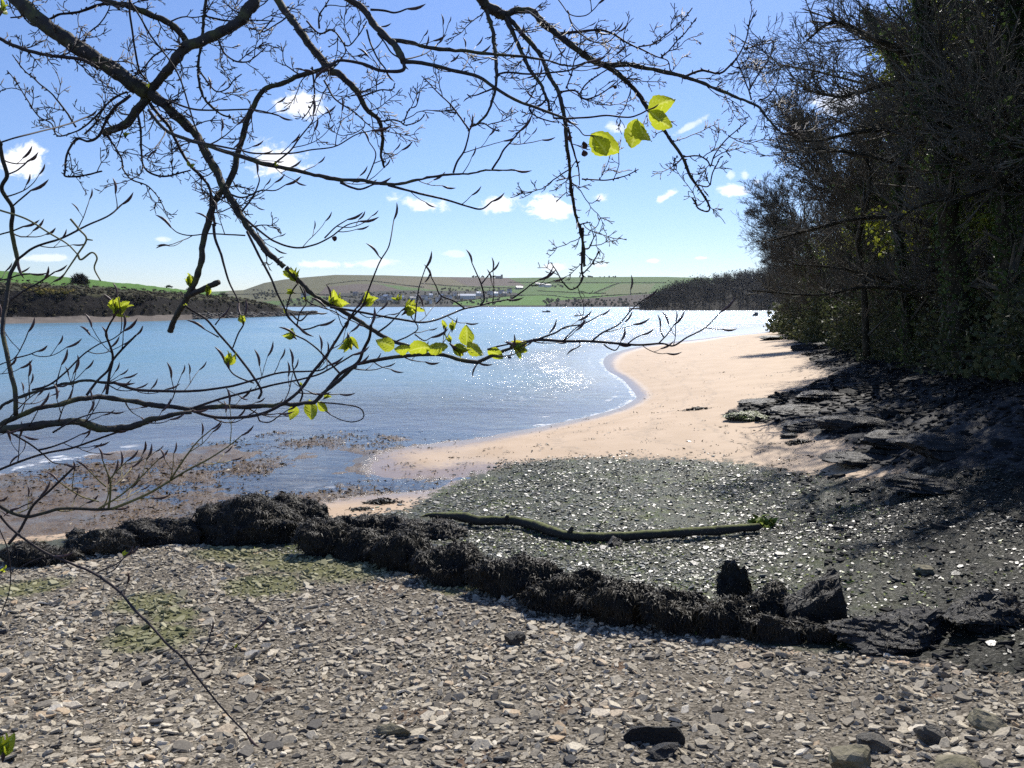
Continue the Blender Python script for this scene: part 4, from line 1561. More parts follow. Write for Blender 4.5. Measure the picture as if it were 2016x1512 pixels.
weed_rock(800, 1122, 170, 90, 'weedy rock where the driftwood log begins', 8, .6, 2900)
weed_rock(900, 1148, 190, 92, 'broad weed bank in the middle of the ridge', 9, .55, 3400)
weed_rock(1010, 1176, 200, 96, 'deep brown weed bank left of the pale wet stones', 10, .55, 3600)
weed_rock(1120, 1205, 200, 104, 'weed bank sloping down to the shingle below the log', 11, .55, 3600)
weed_rock(1230, 1226, 190, 100, 'weed heap with two white shells of stone', 12, .55, 3200)
weed_rock(1340, 1240, 170, 88, 'tousled weed heap left of the pointed rock', 14, .55, 2600)
weed_rock(1448, 1186, 78, 80, 'tall pointed black rock standing up from the ridge', 15, .7, 420, layers=1.5, sink=.1)
weed_rock(1440, 1248, 150, 84, 'weed-draped rocks in front of the pointed rock', 16, .55, 1900)
weed_rock(1520, 1228, 135, 96, 'rough dark rock between the pointed rock and the leaning slab', 17, .6, 900)
weed_rock(1540, 1264, 112, 62, 'square fronted dark block at the right foot of the ridge', 18, .6, 260, M_SLABROCK)
weed_rock(1490, 1256, 90, 50, 'lumpy weedy rock left of the square block', 19, .6, 700)
weed_rock(1625, 1262, 90, 40, 'low ragged rock at the right end of the ridge', 20, .6, 260)
weed_rock(850, 1060, 150, 36, 'low weed mound under the thin end of the log', 22, .6, 1300)
weed_rock(740, 1050, 170, 40, 'low dark weed mound beside the little sand patch', 23, .6, 1600)
# the leaning slab: a wedge with a steep right face
c = on(1605, 1236)[0]
s = c[1] / F
W, Hh = 128 * s, 112 * s
t_ = thing('leaning_slab', 'large leaning black slab with a sharp upper right corner at the end of the ridge', 'rock', tuple(c), 'rocks of the weed-covered ridge')
v = np.array([(-.5, -.2, -.2), (.5, -.25, -.2), (.52, .35, -.2), (-.5, .35, -.2), (-.48, -.08, .34), (.34, -.12, .80), (.40, .3, 1.0), (-.42, .35, .45), (.10, -.2, .62)], float) * np.array([W, W * .9, Hh])
fq = [(0, 1, 5, 8), (1, 2, 6, 5), (2, 3, 7, 6), (3, 0, 4, 7)]
import bmesh
bm = bmesh.new()
for q in v:
    bm.verts.new(q)
bmesh.ops.convex_hull(bm, input=bm.verts)
bmesh.ops.subdivide_edges(bm, edges=bm.edges, cuts=5, use_grid_fill=True)
bmesh.ops.triangulate(bm, faces=bm.faces)
vv = np.array([q.co[:] for q in bm.verts]); ff = np.array([[q.index for q in f.verts] for f in bm.faces])
bm.free()
vv += .065 * W * np.stack([fbm(vv * 6 / W + k * 7, 3) for k in range(3)], -1)
g = Geo(); g.add(vv, tris=ff); g.build('stone_body', M_SLABROCK, t_, smooth=False)
g = Geo(); fronds(g, vv, ff, 420, rng, .18, zmin=Hh * .3); g.build('seaweed', M_BLACKWEED, t_, 'stuff')

# ------------------------------------------------------------------ rocks in the shade on the right and stones worth naming
for i, (px, py, w, h, lab, wd, m, gm) in enumerate([
        (1478, 830, 100, 22, 'flat dark rock with green weed reaching furthest onto the sand', 1500, None, M_GREENWEED),
        (1500, 800, 90, 18, 'low weedy rock behind the green-fringed one on the sand', 400, None, None),
        (1570, 818, 110, 26, 'dark ledge of shaded rock right of the green-fringed rock', 500, None, None),
        (1625, 788, 120, 24, 'thin dark ledge pointing left under the trees', 200, None, None),
        (1600, 846, 120, 24, 'low rock on the edge of the tree shadow', 400, None, None),
        (1555, 862, 36, 12, 'small dark stone on the sand beside the shaded rocks', 60, None, None),
        (1690, 850, 150, 40, 'broad layered rock deep in the tree shadow', 300, None, None),
        (1780, 880, 160, 46, 'layered rock below the ivy bank in shadow', 300, None, None),
        (1880, 900, 190, 60, 'dark rock shelf at the foot of the right bank', 200, None, None),
        (1700, 915, 150, 26, 'long low rock on the near edge of the shadow', 300, None, None),
        (1840, 965, 170, 34, 'weedy rock on the shaded upper mud', 500, None, None),
        (1595, 690, 70, 20, 'dark rock under the far hanging branches', 100, None, None),
        (1545, 668, 90, 9, 'thin dark rock spit at the far end of the beach', 60, None, None)]):
    weed_rock(px, py, w, h * .7, lab, 40 + i, .8, wd, m, 'shore_rock', 0, .4, 4, 'dark rocks at the top of the beach', 3.0, .16, gm)
for i, (px, py, w, h, lab, m, d) in enumerate([
        (1790, 1270, 300, 62, 'long layered rock ledge in shadow at the right end of the shingle', M_ROCK, .5),
        (1960, 1230, 240, 60, 'dark rock ledge at the right edge under the tree shadow', M_ROCK, .5)]):
    weed_rock(px, py, w, h, lab, 70 + i, d, 300 if i < 2 else 0, m, 'rock_ledge', .25, .5, 5, 'layered rock ledges on the right', 6.0, .14, M_GREENWEED if i >= 2 else None)
for i, (px, py, w, h, lab, m, d) in enumerate([
        (1680, 1522, 96, 52, 'square topped brown block of rock at the bottom edge of the shingle', M_MOSSROCK, .8),
        (1952, 1442, 66, 36, 'lichened boulder on the shingle at the right', M_MOSSROCK, .8),
        (1900, 1540, 110, 40, 'flat brown rock cut by the bottom edge near the right corner', M_MOSSROCK, .8),
        (1838, 1468, 36, 38, 'pale upright pointed stone near the bottom right', M_GREYROCK, .7),
        (1725, 1478, 56, 28, 'long pale leaning slab beside the square topped block', M_GREYROCK, .5),
        (1822, 1130, 36, 16, 'small mossy boulder alone on the shaded mud', M_MOSSROCK, .8),
        (1210, 1078, 40, 20, 'dark stone on the mud just below the driftwood log', M_ROCK, .7),
        (775, 1450, 28, 22, 'rounded brown cobble in a hollow of the shingle', M_MOSSROCK, .9),
        (1010, 1268, 44, 22, 'dark wet stone half buried in the middle of the shingle', M_ROCK, .8),
        (226, 1066, 30, 14, 'dark stone at the foot of the left ridge', M_ROCK, .8),
        (1310, 1490, 40, 22, 'dark grey cube of stone below the big dark slab', M_ROCK, .8)]):
    weed_rock(px, py, w, h, lab, 90 + i, d, 0, m, 'boulder', .2 * i, .3, 3, 'single stones that stand out on the shore', 2.0)
# dark slab lying on edge in the shingle
c = on(1288, 1462)[0]
s = c[1] / F
t_ = thing('dark_slab', 'large dark slate slab tilted up out of the shingle near the bottom', 'rock', tuple(c), 'single stones that stand out on the shore')
bm = bmesh.new()
for q in [(-.5, -.12, -.06), (.5, -.1, -.06), (.46, .16, -.06), (-.46, .14, -.06), (-.52, -.02, .12), (-.38, .0, .24), (-.1, .02, .26), (.34, .02, .25), (.5, -.01, .10), (.42, .1, .22), (-.36, .1, .23)]:
    bm.verts.new(Vector(q) * (126 * s))
bmesh.ops.convex_hull(bm, input=bm.verts)
bmesh.ops.subdivide_edges(bm, edges=bm.edges, cuts=3, use_grid_fill=True)
bmesh.ops.triangulate(bm, faces=bm.faces)
vv = np.array([q.co[:] for q in bm.verts]); ff = np.array([[q.index for q in f.verts] for f in bm.faces])
bm.free()
vv += .008 * np.stack([fbm(vv * 14 + k * 7, 3) for k in range(3)], -1)
g = Geo(); g.add(vv, tris=ff); g.build('stone_body', M_SLABROCK, t_, smooth=False)
t_['category'] = 'rock'

# ------------------------------------------------------------------ driftwood log
def m_log(t):
    P = t.pos()
    nz = t.new('ShaderNodeNewGeometry').outputs['Normal']
    sp = t.new('ShaderNodeSeparateXYZ')
    t.put(sp.inputs[0], nz)
    n = t.noise(P, 14, 5, .65)
    bark = t.mix(n, (.03, .026, .02), (.08, .07, .055))
    moss = t.mix(n, (.09, .11, .025), (.20, .21, .07))
    f = t.ramp(t.math('ADD', sp.outputs[2], t.math('MULTIPLY', t.math('SUBTRACT', n, .5), 1.3)), .6, 1.0)
    return t.principled(t.mix(f, bark, moss), .8, .2, t.bump(n, .7, .02))


M_LOG = material('mossy_driftwood', m_log)
lp = [(826, 1018, 8, .02), (850, 1014, 12, .04), (905, 1017, 26, .14), (940, 1024, 27, .13), (985, 1025, 24, .16), (1030, 1028, 25, .16), (1075, 1042, 26, .12), (1110, 1052, 24, .09), (1150, 1056, 22, .07), (1230, 1055, 22, .07), (1330, 1050, 22, .08), (1420, 1044, 21, .1), (1480, 1038, 20, .11), (1493, 1037, 17, .11)]
pts, rad = [], []
for (px, py, w, lift) in lp:
    q = on(px, py)[0]
    # the log lies on the mud: centre raised by its own radius
    r = w * 9.4 / F / 2
    q = on_plane(px, py, float(gz(q[0], q[1])) + r + lift * .4)
    pts.append(q); rad.append(r)
pts = smooth_line(np.array(pts), 8)
rad = np.interp(np.linspace(0, 1, len(pts)), np.linspace(0, 1, len(rad)), rad)
log = thing('driftwood_log', 'long curved driftwood log with green moss lying across the mud behind the ridge', 'log', tuple(pts[len(pts) // 2] - np.array([0, 0, .1])))
v, q, tr = tube(pts, rad, 14)
v = v + .032 * np.stack([fbm(v * 5 + k * 5, 4) for k in range(3)], -1)
g = Geo(); g.add(v - np.array(log.location), quads=q, tris=tr); g.build('trunk', M_LOG, log)
for k, (i, d) in enumerate(((34, (.02, -.10, .10)), (58, (.05, -.04, .12)))):
    g = Geo(); g.add(*tube([pts[i] - np.array(log.location), pts[i] + np.array(d) * .7 - np.array(log.location), pts[i] + np.array(d) * 1.25 - np.array(log.location)], [.05, .04, .025], 7)); g.build('branch_stub', M_LOG, log)
e = on(1506, 1034)[0]
g = Geo()
n = 60
leaf_cards(g, P3(rng.normal(0, .11, n), rng.normal(0, .08, n), rng.uniform(.01, .09, n)), .16, rng, aspect=.5)
g.build('fronds', M_GREENWEED, thing('green_weed_clump', 'bright green weed clump at the right end of the driftwood log', 'seaweed', tuple(e)), 'stuff')
# ------------------------------------------------------------------ the wooded bank on the right
M_BARK = material('dark_bark', lambda t: t.principled(t.mix(t.ramp(t.noise(t.mapping(t.pos(), (1, 1, .4)), 6, 5, .6), .3, .7), (.045, .042, .033), (.12, .11, .085)), .9, .15, t.bump(t.noise(t.mapping(t.pos(), (4, 4, 1)), 5, 4), .8, .05)))
M_TWIG = material('bare_twigs', lambda t: t.principled(t.mix(t.noise(t.pos(), 3, 3), (.06, .056, .044), (.14, .128, .10)), .8, .25))


def m_leafy(c1, c2, trans, rough=.4, spec=.4, sc=2.0):
    def f(t):
        n = t.noise(t.pos(), sc, 4, .6)
        c = t.mix(t.ramp(n, .3, .7), c1, c2)
        p = t.principled(c, rough, spec)
        tr = t.new('ShaderNodeBsdfTranslucent')
        t.put(tr.inputs[0], t.mix(.5, c, t.mix(t.ramp(n, .3, .7), c1, c2), 'ADD'))
        return t.mixsh(trans, p, tr.outputs[0])
    return f


M_IVY = material('ivy_leaf', m_leafy((.032, .058, .018), (.095, .14, .042), .3, .5, .18))
M_YOUNG = material('young_leaf', m_leafy((.14, .17, .02), (.30, .32, .04), .55, .5, .3))
M_BRAMBLE = material('bank_undergrowth', m_leafy((.034, .046, .02), (.095, .105, .045), .25, .55, .12, 1.2))


def grow_tree(seed, H, r0, lean=(-.12, 0), nlimb=16, reach=.36, droop=0.0, out=(-1, 0, 0), first=.12, multi=1, dense=1.0):
    """segments of a bare tree: returns trunk (pts, radii) list and arrays of limb and twig segments"""
    r = random.Random(seed)
    trunks, limbs, twigs = [], [], []
    outv = Vector(out)

    def rv(s):
        return Vector((r.gauss(0, s), r.gauss(0, s), r.gauss(0, s)))

    def branch(p, d, L, rad, lev, store):
        n = 5 if lev < 3 else (3 if lev < 5 else 2)
        pts = [p.copy()]
        for i in range(n):
            d = (d + rv(.15 if lev < 3 else .13) + Vector((0, 0, (.10 if lev >= 2 else .03) - droop * (.16 if lev >= 2 else .02)))).normalized()
            q = p + d * (L / n)
            f0, f1 = 1 - .75 * i / n, 1 - .75 * (i + 1) / n
            (limbs if lev < 3 else twigs).append((p.copy(), q.copy(), rad * f0, rad * f1))
            if lev < 5:
                k = (2 if lev == 1 else (r.choice((2, 2, 3)) if lev == 2 else (r.choice((2, 2, 3)) if lev == 3 else r.choice((1, 1, 2))))) if i > 0 or lev > 2 else 1
                if lev == 4 and dense < 1 and r.random() > dense:
                    k = 0
                for _ in range(k):
                    t_ = r.random()
                    a = rv(1)
                    a = (a - d * a.dot(d)).normalized()
                    ang = r.uniform(.45, 1.0)
                    nd = d * math.cos(ang) + a * math.sin(ang)
                    if lev < 3:
                        nd = (nd + outv * .18).normalized()
                    cl = L * r.uniform(.38, .62) * (1.1 - .5 * i / n) * (1 if lev < 4 else .8)
                    if cl > .12:
                        branch(p + (q - p) * t_, nd, cl, max(rad * f0 * .5, .006), lev + 1, store)
            p = q

    for m in range(multi):
        p = Vector((r.uniform(-.3, .3) * (m > 0), r.uniform(-.3, .3) * (m > 0), -.6))
        d = Vector((lean[0] + r.gauss(0, .07) * (multi > 1), lean[1] + r.gauss(0, .07) * (multi > 1), 1)).normalized()
        n = 12
        pts, rad = [tuple(p)], [r0 * 1.35]
        for i in range(n):
            d = (d + rv(.05) + Vector((0, 0, .03))).normalized()
            q = p + d * (H * .92 / n)
            f = 1 - .82 * (i + 1) / n
            pts.append(tuple(q)); rad.append(r0 * f)
            if i / n >= first:
                for _ in range(max(1, round(nlimb / n + r.uniform(-.4, .5)))):
                    a = rv(1); a.z = 0
                    a = (a.normalized() + outv * .75).normalized()
                    L = H * reach * (1.05 - .55 * abs(i / n - .38)) * r.uniform(.75, 1.1) * (1 - .45 * max(0, i / n - .55) / .45)
                    branch(p + (q - p) * r.random(), (a + Vector((0, 0, .28 + .6 * i / n))).normalized(), L, r0 * f * .42 + .02, 1, None)
            p = q
        trunks.append((np.array(pts), np.array(rad)))
    def arr(s):
        return (np.array([x[0][:] for x in s]), np.array([x[1][:] for x in s]), np.array([x[2] for x in s]), np.array([x[3] for x in s]))
    return trunks, arr(limbs), arr(twigs)


trng = np.random.default_rng(77)


def tree_meshes(seed, ivy=3000, young=0, tw=.011, ysize=.14, ylow=.25, **kw):
    H_ = kw['H']
    trunks, lb, tg = grow_tree(seed, **kw)
    g = Geo()
    for pts, rad in trunks:
        p = smooth_line(pts, 3)
        rr = np.interp(np.linspace(0, 1, len(p)), np.linspace(0, 1, len(rad)), rad)
        v, q, tr = tube(p, rr, 9)
        v += .06 * np.stack([fbm(v * 1.5 + k * 9, 3) for k in range(3)], -1)
        g.add(v, quads=q, tris=tr)
    trunk = g.mesh('trunk')
    trunk.materials.append(M_BARK)
    g = Geo()
    segs_mesh(g, *lb, k=4)
    limbs = g.mesh('limbs')
    limbs.materials.append(M_BARK)
    g = Geo()
    segs_mesh(g, tg[0], tg[1], np.maximum(tg[2], tw), np.maximum(tg[3], tw * .7), k=3)
    crown = g.mesh('crown')
    crown.materials.append(M_TWIG)
    out = [('trunk', trunk, None), ('limbs', limbs, 'stuff'), ('crown', crown, 'stuff')]
    if ivy:
        g = Geo()
        P = []
        for pts, rad in trunks:
            t = trng.uniform(0, .72, ivy)
            k = t * (len(pts) - 1)
            i = k.astype(int)
            c = pts[i] + (pts[i + 1] - pts[i]) * (k - i)[:, None]
            a = trng.uniform(0, 6.283, ivy)
            off = (rad[i] + trng.gamma(1.6, .14, ivy))
            P.append(c + np.stack([np.cos(a) * off, np.sin(a) * off, trng.normal(0, .2, ivy)], -1))
        m = lb[2] > .03
        if m.any():
            idx = trng.choice(np.where(m)[0], ivy)
            f = trng.random(ivy)[:, None]
            P.append(lb[0][idx] * f + lb[1][idx] * (1 - f) + trng.normal(size=(ivy, 3)) * .16)
        P = np.concatenate(P)
        leaf_cards(g, P, .13, trng, aspect=.8)
        me = g.mesh('ivy'); me.materials.append(M_IVY)
        out.append(('ivy', me, 'stuff'))
    if young:
        g = Geo()
        idx = trng.choice(len(tg[0]), young)
        cl = fbm(tg[0][idx] * .45 + seed, 3)
        idx = idx[(cl > -.05) & (tg[1][idx][:, 0] > -H_ * .12) & (tg[1][idx][:, 2] > H_ * ylow)]
        P = tg[1][idx] + trng.normal(size=(len(idx), 3)) * .2
        leaf_cards(g, P, ysize, trng, aspect=.75)
        me = g.mesh('young_leaves'); me.materials.append(M_YOUNG)
        out.append(('young_leaves', me, 'stuff'))
    return out


def plant_tree(parts, p, label, group, rot=0.0, s=1.0, name='bare_tree'):
    t = thing(name, label, 'tree', tuple(p), group)
    t.rotation_euler.z = rot
    t.scale = (s, s, s)
    for n, me, kind in parts:
        o = bpy.data.objects.new(n, me)
        C.objects.link(o)
        o.parent = t
        if kind:
            o['kind'] = kind
    return t


TA = tree_meshes(3, H=19, r0=.5, lean=(-.10, .0), nlimb=13, reach=.33, ivy=4200, young=6000, dense=.06)
TB = tree_meshes(8, H=16, r0=.4, lean=(-.14, .02), nlimb=15, reach=.33, ivy=3400, young=1800, first=.08, dense=.2)
TC = tree_meshes(15, H=12, r0=.24, lean=(-.28, -.03), nlimb=15, reach=.46, ivy=2600, first=.05, dense=.35)
TD = tree_meshes(21, H=17, r0=.36, lean=(-.05, 0), nlimb=15, reach=.36, ivy=2600, young=16000, ysize=.21, ylow=.1, out=(0, -.3, 0), dense=.1)
TE = tree_meshes(29, H=18, r0=.32, lean=(-.12, 0), nlimb=13, reach=.42, droop=.85, ivy=800, first=.5, dense=.6)


def base(px, D, dx=0.0):
    x = (px - 1008) / F * D + dx
    return np.array([x, D, float(full_h(np.array([x]), np.array([D]))[0]) - .1])


FRONT = [(TA, 2040, 19.5, .2, .95, 'ivy-covered tree trunk nearest the camera at the right edge'),
         (TB, 1940, 24, .5, 1.02, 'dark tree with ivy on its trunk second nearest on the right bank'),
         (TD, 1880, 29, 2.9, .98, 'tall dark tree behind the second nearest one on the bank'),
         (TE, 1880, 29, -.3, 1.0, 'tall tree with fine drooping twigs against the sky at the top'),
         (TB, 1800, 35, -.35, 1.02, 'leaning bare tree whose twigs reach furthest over the sand'),
         (TC, 1760, 41, .4, 1.12, 'spreading bare tree with low boughs over the shaded rocks'),
         (TB, 1708, 48, .9, .92, 'bare domed tree in the middle of the row along the beach'),
         (TC, 1660, 56, -.4, 1.1, 'bare tree whose low boughs hang to the sand'),
         (TB, 1635, 66, .3, .80, 'bare tree towards the far end of the row'),
         (TC, 1610, 78, .8, 1.05, 'bare tree near the far end of the beach'),
         (TC, 1592, 92, -.7, 1.0, 'bare tree second from the far end of the beach'),
         (TB, 1580, 108, .1, .72, 'furthest bare tree at the end of the beach')]
for parts, px, D, rot, s, lab in FRONT:
    plant_tree(parts, base(px, D, 1.1 if D < 40 else .4), lab, 'trees along the edge of the beach', rot, s)
BACK = [(2130, 22), (2010, 27), (1960, 34), (1880, 36), (1830, 43), (1900, 47), (1770, 52), (1850, 60), (1730, 66), (1790, 78), (1690, 86), (1960, 42), (2050, 35), (2080, 50)]
for i, (px, D) in enumerate(BACK):
    plant_tree(TD if i % 3 != 2 else TA, base(px, D), 'tree with patches of young yellow green leaves higher on the wooded bank', 'trees higher on the wooded bank', i * 1.3, .85 + .05 * (i % 4), 'leafing_tree')
# trees just outside the frame on the right throw the shade across the mud and rocks
for i, (x, y, s) in enumerate(((14.6, 13.4, 1.1), (13.6, 9.5, .8), (18.5, 17.0, .9))):
    z = float(full_h(np.array([x]), np.array([y]))[0])
    plant_tree((TB, TB, TD)[i], (x, y, z), ('ivy-covered tree just beyond the right edge', 'leaning tree beyond the right edge nearest the shingle', 'leafing tree up the bank beyond the right edge')[i], 'trees along the edge of the beach', .7 * i, s)


# undergrowth spilling down the bank
def bank_bush(px, D, w, h, label, seed, mat=M_BRAMBLE, n=3800, dx=0.0):
    r = np.random.default_rng(seed)
    b = base(px, D, dx)
    t = thing('undergrowth_bush', label, 'bush', tuple(b), 'ivy and bramble bushes along the bank')
    d = r.normal(size=(n, 3)); d /= np.linalg.norm(d, axis=1, keepdims=True)
    d[:, 2] = np.abs(d[:, 2])
    lump = 1 + .45 * fbm(d * 2.2 + seed, 3)
    P = d * np.array([w, w * .8, h]) * (lump * r.uniform(.55, 1.05, n))[:, None]
    g = Geo()
    leaf_cards(g, P, .16 * max(1, D / 30), r, aspect=.7)
    g.build('foliage', mat, t, 'stuff')
    g = Geo()
    m = 100
    e = d[:m] * np.array([w, w * .8, h]) * r.uniform(.8, 1.25, (m, 1))
    e[:, 2] += .2 * np.sin(e[:, 0] * 3)
    mid = e * .55 + np.array([0, 0, .25])
    segs_mesh(g, np.zeros((m, 3)), mid, np.full(m, .035), np.full(m, .02), 3)
    segs_mesh(g, mid, e, np.full(m, .02), np.full(m, .008), 3)
    k = 4
    st = np.repeat(mid, k, 0) + (np.repeat(e - mid, k, 0)) * r.random((m * k, 1))
    segs_mesh(g, st, st + r.normal(size=st.shape) * .3 * np.array([1, 1, .8]), np.full(m * k, .009), np.full(m * k, .005), 3)
    g.build('stems', M_TWIG, t, 'stuff')


for i, (px, D, w, h, lab) in enumerate([
        (2030, 16.5, 2.2, 2.6, 'dark ivy bush at the right edge of the bank'), (1950, 19.5, 2.4, 3.0, 'dark ivy thicket at the foot of the nearest trees'),
        (1885, 23.5, 2.4, 3.0, 'bramble thicket between the two nearest trees'), (1810, 29, 2.6, 3.0, 'low dark thicket over the shaded rocks'),
        (1750, 33, 2.6, 3.2, 'thicket hanging over the layered shaded rock'), (1705, 38, 2.8, 3.4, 'ivy thicket under the tree that reaches over the sand'),
        (1672, 43, 2.8, 3.6, 'dark thicket where the sand meets the shade'), (1645, 50, 3.0, 4.0, 'thicket with twigs trailing onto the sand'),
        (1622, 58, 3.2, 4.2, 'dark bush halfway along the beach edge'), (1600, 68, 3.4, 4.6, 'dark bush above the far dark rock'),
        (1586, 80, 3.8, 5.0, 'bush near the far end of the beach'), (1572, 95, 4.2, 5.4, 'last bush at the far end of the beach'), (1562, 110, 4.5, 5.6, 'bush on the point beyond the beach')]):
    bank_bush(px, D, w, h, lab, 300 + i, dx=1.2)
for i, (px, D, w, h) in enumerate([(2000, 26, 4, 5), (1900, 31, 4, 5.5), (1830, 37, 4.2, 6), (1770, 44, 4.5, 6.5), (1730, 52, 4.8, 7), (1690, 62, 5, 7), (1660, 74, 5.4, 7), (1640, 90, 6, 7), (2080, 21, 3.5, 4.5), (1960, 40, 5, 7), (1880, 52, 5, 7), (1800, 66, 6, 8), (2060, 33, 5, 7)]):
    bank_bush(px, D, w, h, 'dark undergrowth in the deep shade behind the first row of trees', 400 + i, n=2600, dx=2.5)


M_DARKBARK = material('darker_bark', lambda t: t.principled(t.mix(t.ramp(t.noise(t.mapping(t.pos(), (1, 1, .4)), 6, 5, .6), .3, .7), (.018, .017, .012), (.06, .056, .04)), .9, .12, t.bump(t.noise(t.mapping(t.pos(), (4, 4, 1)), 6, 5), .9, .06)))  # bark of the long boughs, darker than on the other limbs


# trunks and long arching boughs that stand out from the tangle
def bough(tree, pts, D, w0, w1, name='bough', side=10):
    p = smooth_line(np.array(pts, float).reshape(-1, 2), 8)
    dd = D + np.cumsum(trng.normal(0, .06, len(p)))
    P = at(p[:, 0], p[:, 1], dd)
    w = np.linspace(w0, w1, len(p)) * .5 * dd / F
    M = np.array(tree.matrix_basis.inverted())
    g = Geo()
    v, q, tr = tube(P, w, 8)
    v += .25 * np.repeat(w, 8)[:, None] * np.stack([fbm(v * 2.5 + k * 9, 3) for k in range(3)], -1)
    g.add(v @ M[:3, :3].T + M[:3, 3], quads=q, tris=tr)
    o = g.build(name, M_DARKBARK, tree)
    if w0 > 18:                         # ivy climbing the trunk
        n = 2600
        i = trng.integers(0, len(P) - 1, n)
        f = trng.random((n, 1))
        a = trng.uniform(0, 6.283, n)
        off = (w[i] * (1 + trng.gamma(1.5, .22, n)))
        c = P[i] * (1 - f) + P[i + 1] * f + np.stack([np.cos(a) * off, np.sin(a) * off, trng.normal(0, .1, n)], -1)
        gi = Geo()
        leaf_cards(gi, c @ M[:3, :3].T + M[:3, 3], .11, trng, aspect=.85)
        gi.build('ivy', M_IVY, o, 'stuff')
    if side:
        g = Geo()
        i = trng.integers(2, len(P) - 1, side * 4)
        d = (P[i] - P[i - 1])
        d /= np.linalg.norm(d, axis=1, keepdims=True)
        e = P[i] + (d + trng.normal(0, .6, d.shape) + np.array([0, 0, .4])) * trng.uniform(.25, .8, (len(i), 1))
        segs_mesh(g, P[i], e, w[i] * .45, np.full(len(i), .012), 4)
        k = np.repeat(np.arange(len(i)), 5)
        f = trng.random((len(k), 1))
        s = P[i][k] * (1 - f) + e[k] * f
        segs_mesh(g, s, s + ((e - P[i])[k] * .3 + trng.normal(0, .2, s.shape) + np.array([0, 0, .12])), np.full(len(k), .014), np.full(len(k), .007), 3)
        g.v = [a @ M[:3, :3].T + M[:3, 3] for a in g.v]
        g.build('side_twigs', M_TWIG, o, 'stuff')


bpy.context.view_layer.update()
TR = {o['label']: o for o in bpy.data.objects if o.get('category') == 'tree' and o.get('group') == 'trees along the edge of the beach'}
t1, t2, t3 = TR[FRONT[1][5]], TR[FRONT[0][5]], TR[FRONT[4][5]]
for tree, pts, D, w0, w1 in (
        (t1, (1900,720,1884,560,1864,400,1850,250,1826,120,1812,-60), 20.5, 46, 26), (t1, (1845,240,1790,120,1700,66,1640,44,1590,78), 21, 17, 4),
        (t1, (1850,300,1760,258,1680,262,1600,278,1545,262), 22, 12, 3), (t1, (1868,210,1760,168,1660,190,1580,176), 21.5, 11, 3), (t1, (1862,420,1770,330,1680,302,1590,292), 22, 11, 3),
        (t2, (2000,720,1988,560,1976,400,1962,260,1990,120,2004,-60), 18.5, 36, 24), (t2, (1974,330,1900,230,1862,150,1846,40), 18, 14, 6), (t2, (2030,150,1930,212,1850,240,1780,306), 18, 9, 4), (t2, (2030,330,1920,382,1820,402,1740,450), 18, 9, 3),
        (t3, (1905,530,1820,440,1700,430,1600,452,1515,474), 26, 11, 3), (t3, (1905,578,1800,572,1700,566,1610,581,1480,572), 25, 9, 3), (t3, (1880,640,1760,560,1660,530,1555,520), 26, 9, 3), (t3, (1790,720,1780,560,1765,400,1790,250,1760,120,1700,20), 26, 20, 9),
        (t3, (1706,700,1700,560,1690,470,1712,360,1690,270), 29, 14, 7)):
    bough(tree, pts, D, w0, w1)
# ------------------------------------------------------------------ the beech boughs overhead and at the left
CROP = {'A': (0, 0, 2.88), 'B': (500, 0, 2.88), 'C': (1000, 0, 2.88), 'E': (0, 400, 2.88), 'F': (400, 450, 3.36), 'G': (900, 450, 3.36), 'H': (0, 800, 2.88)}
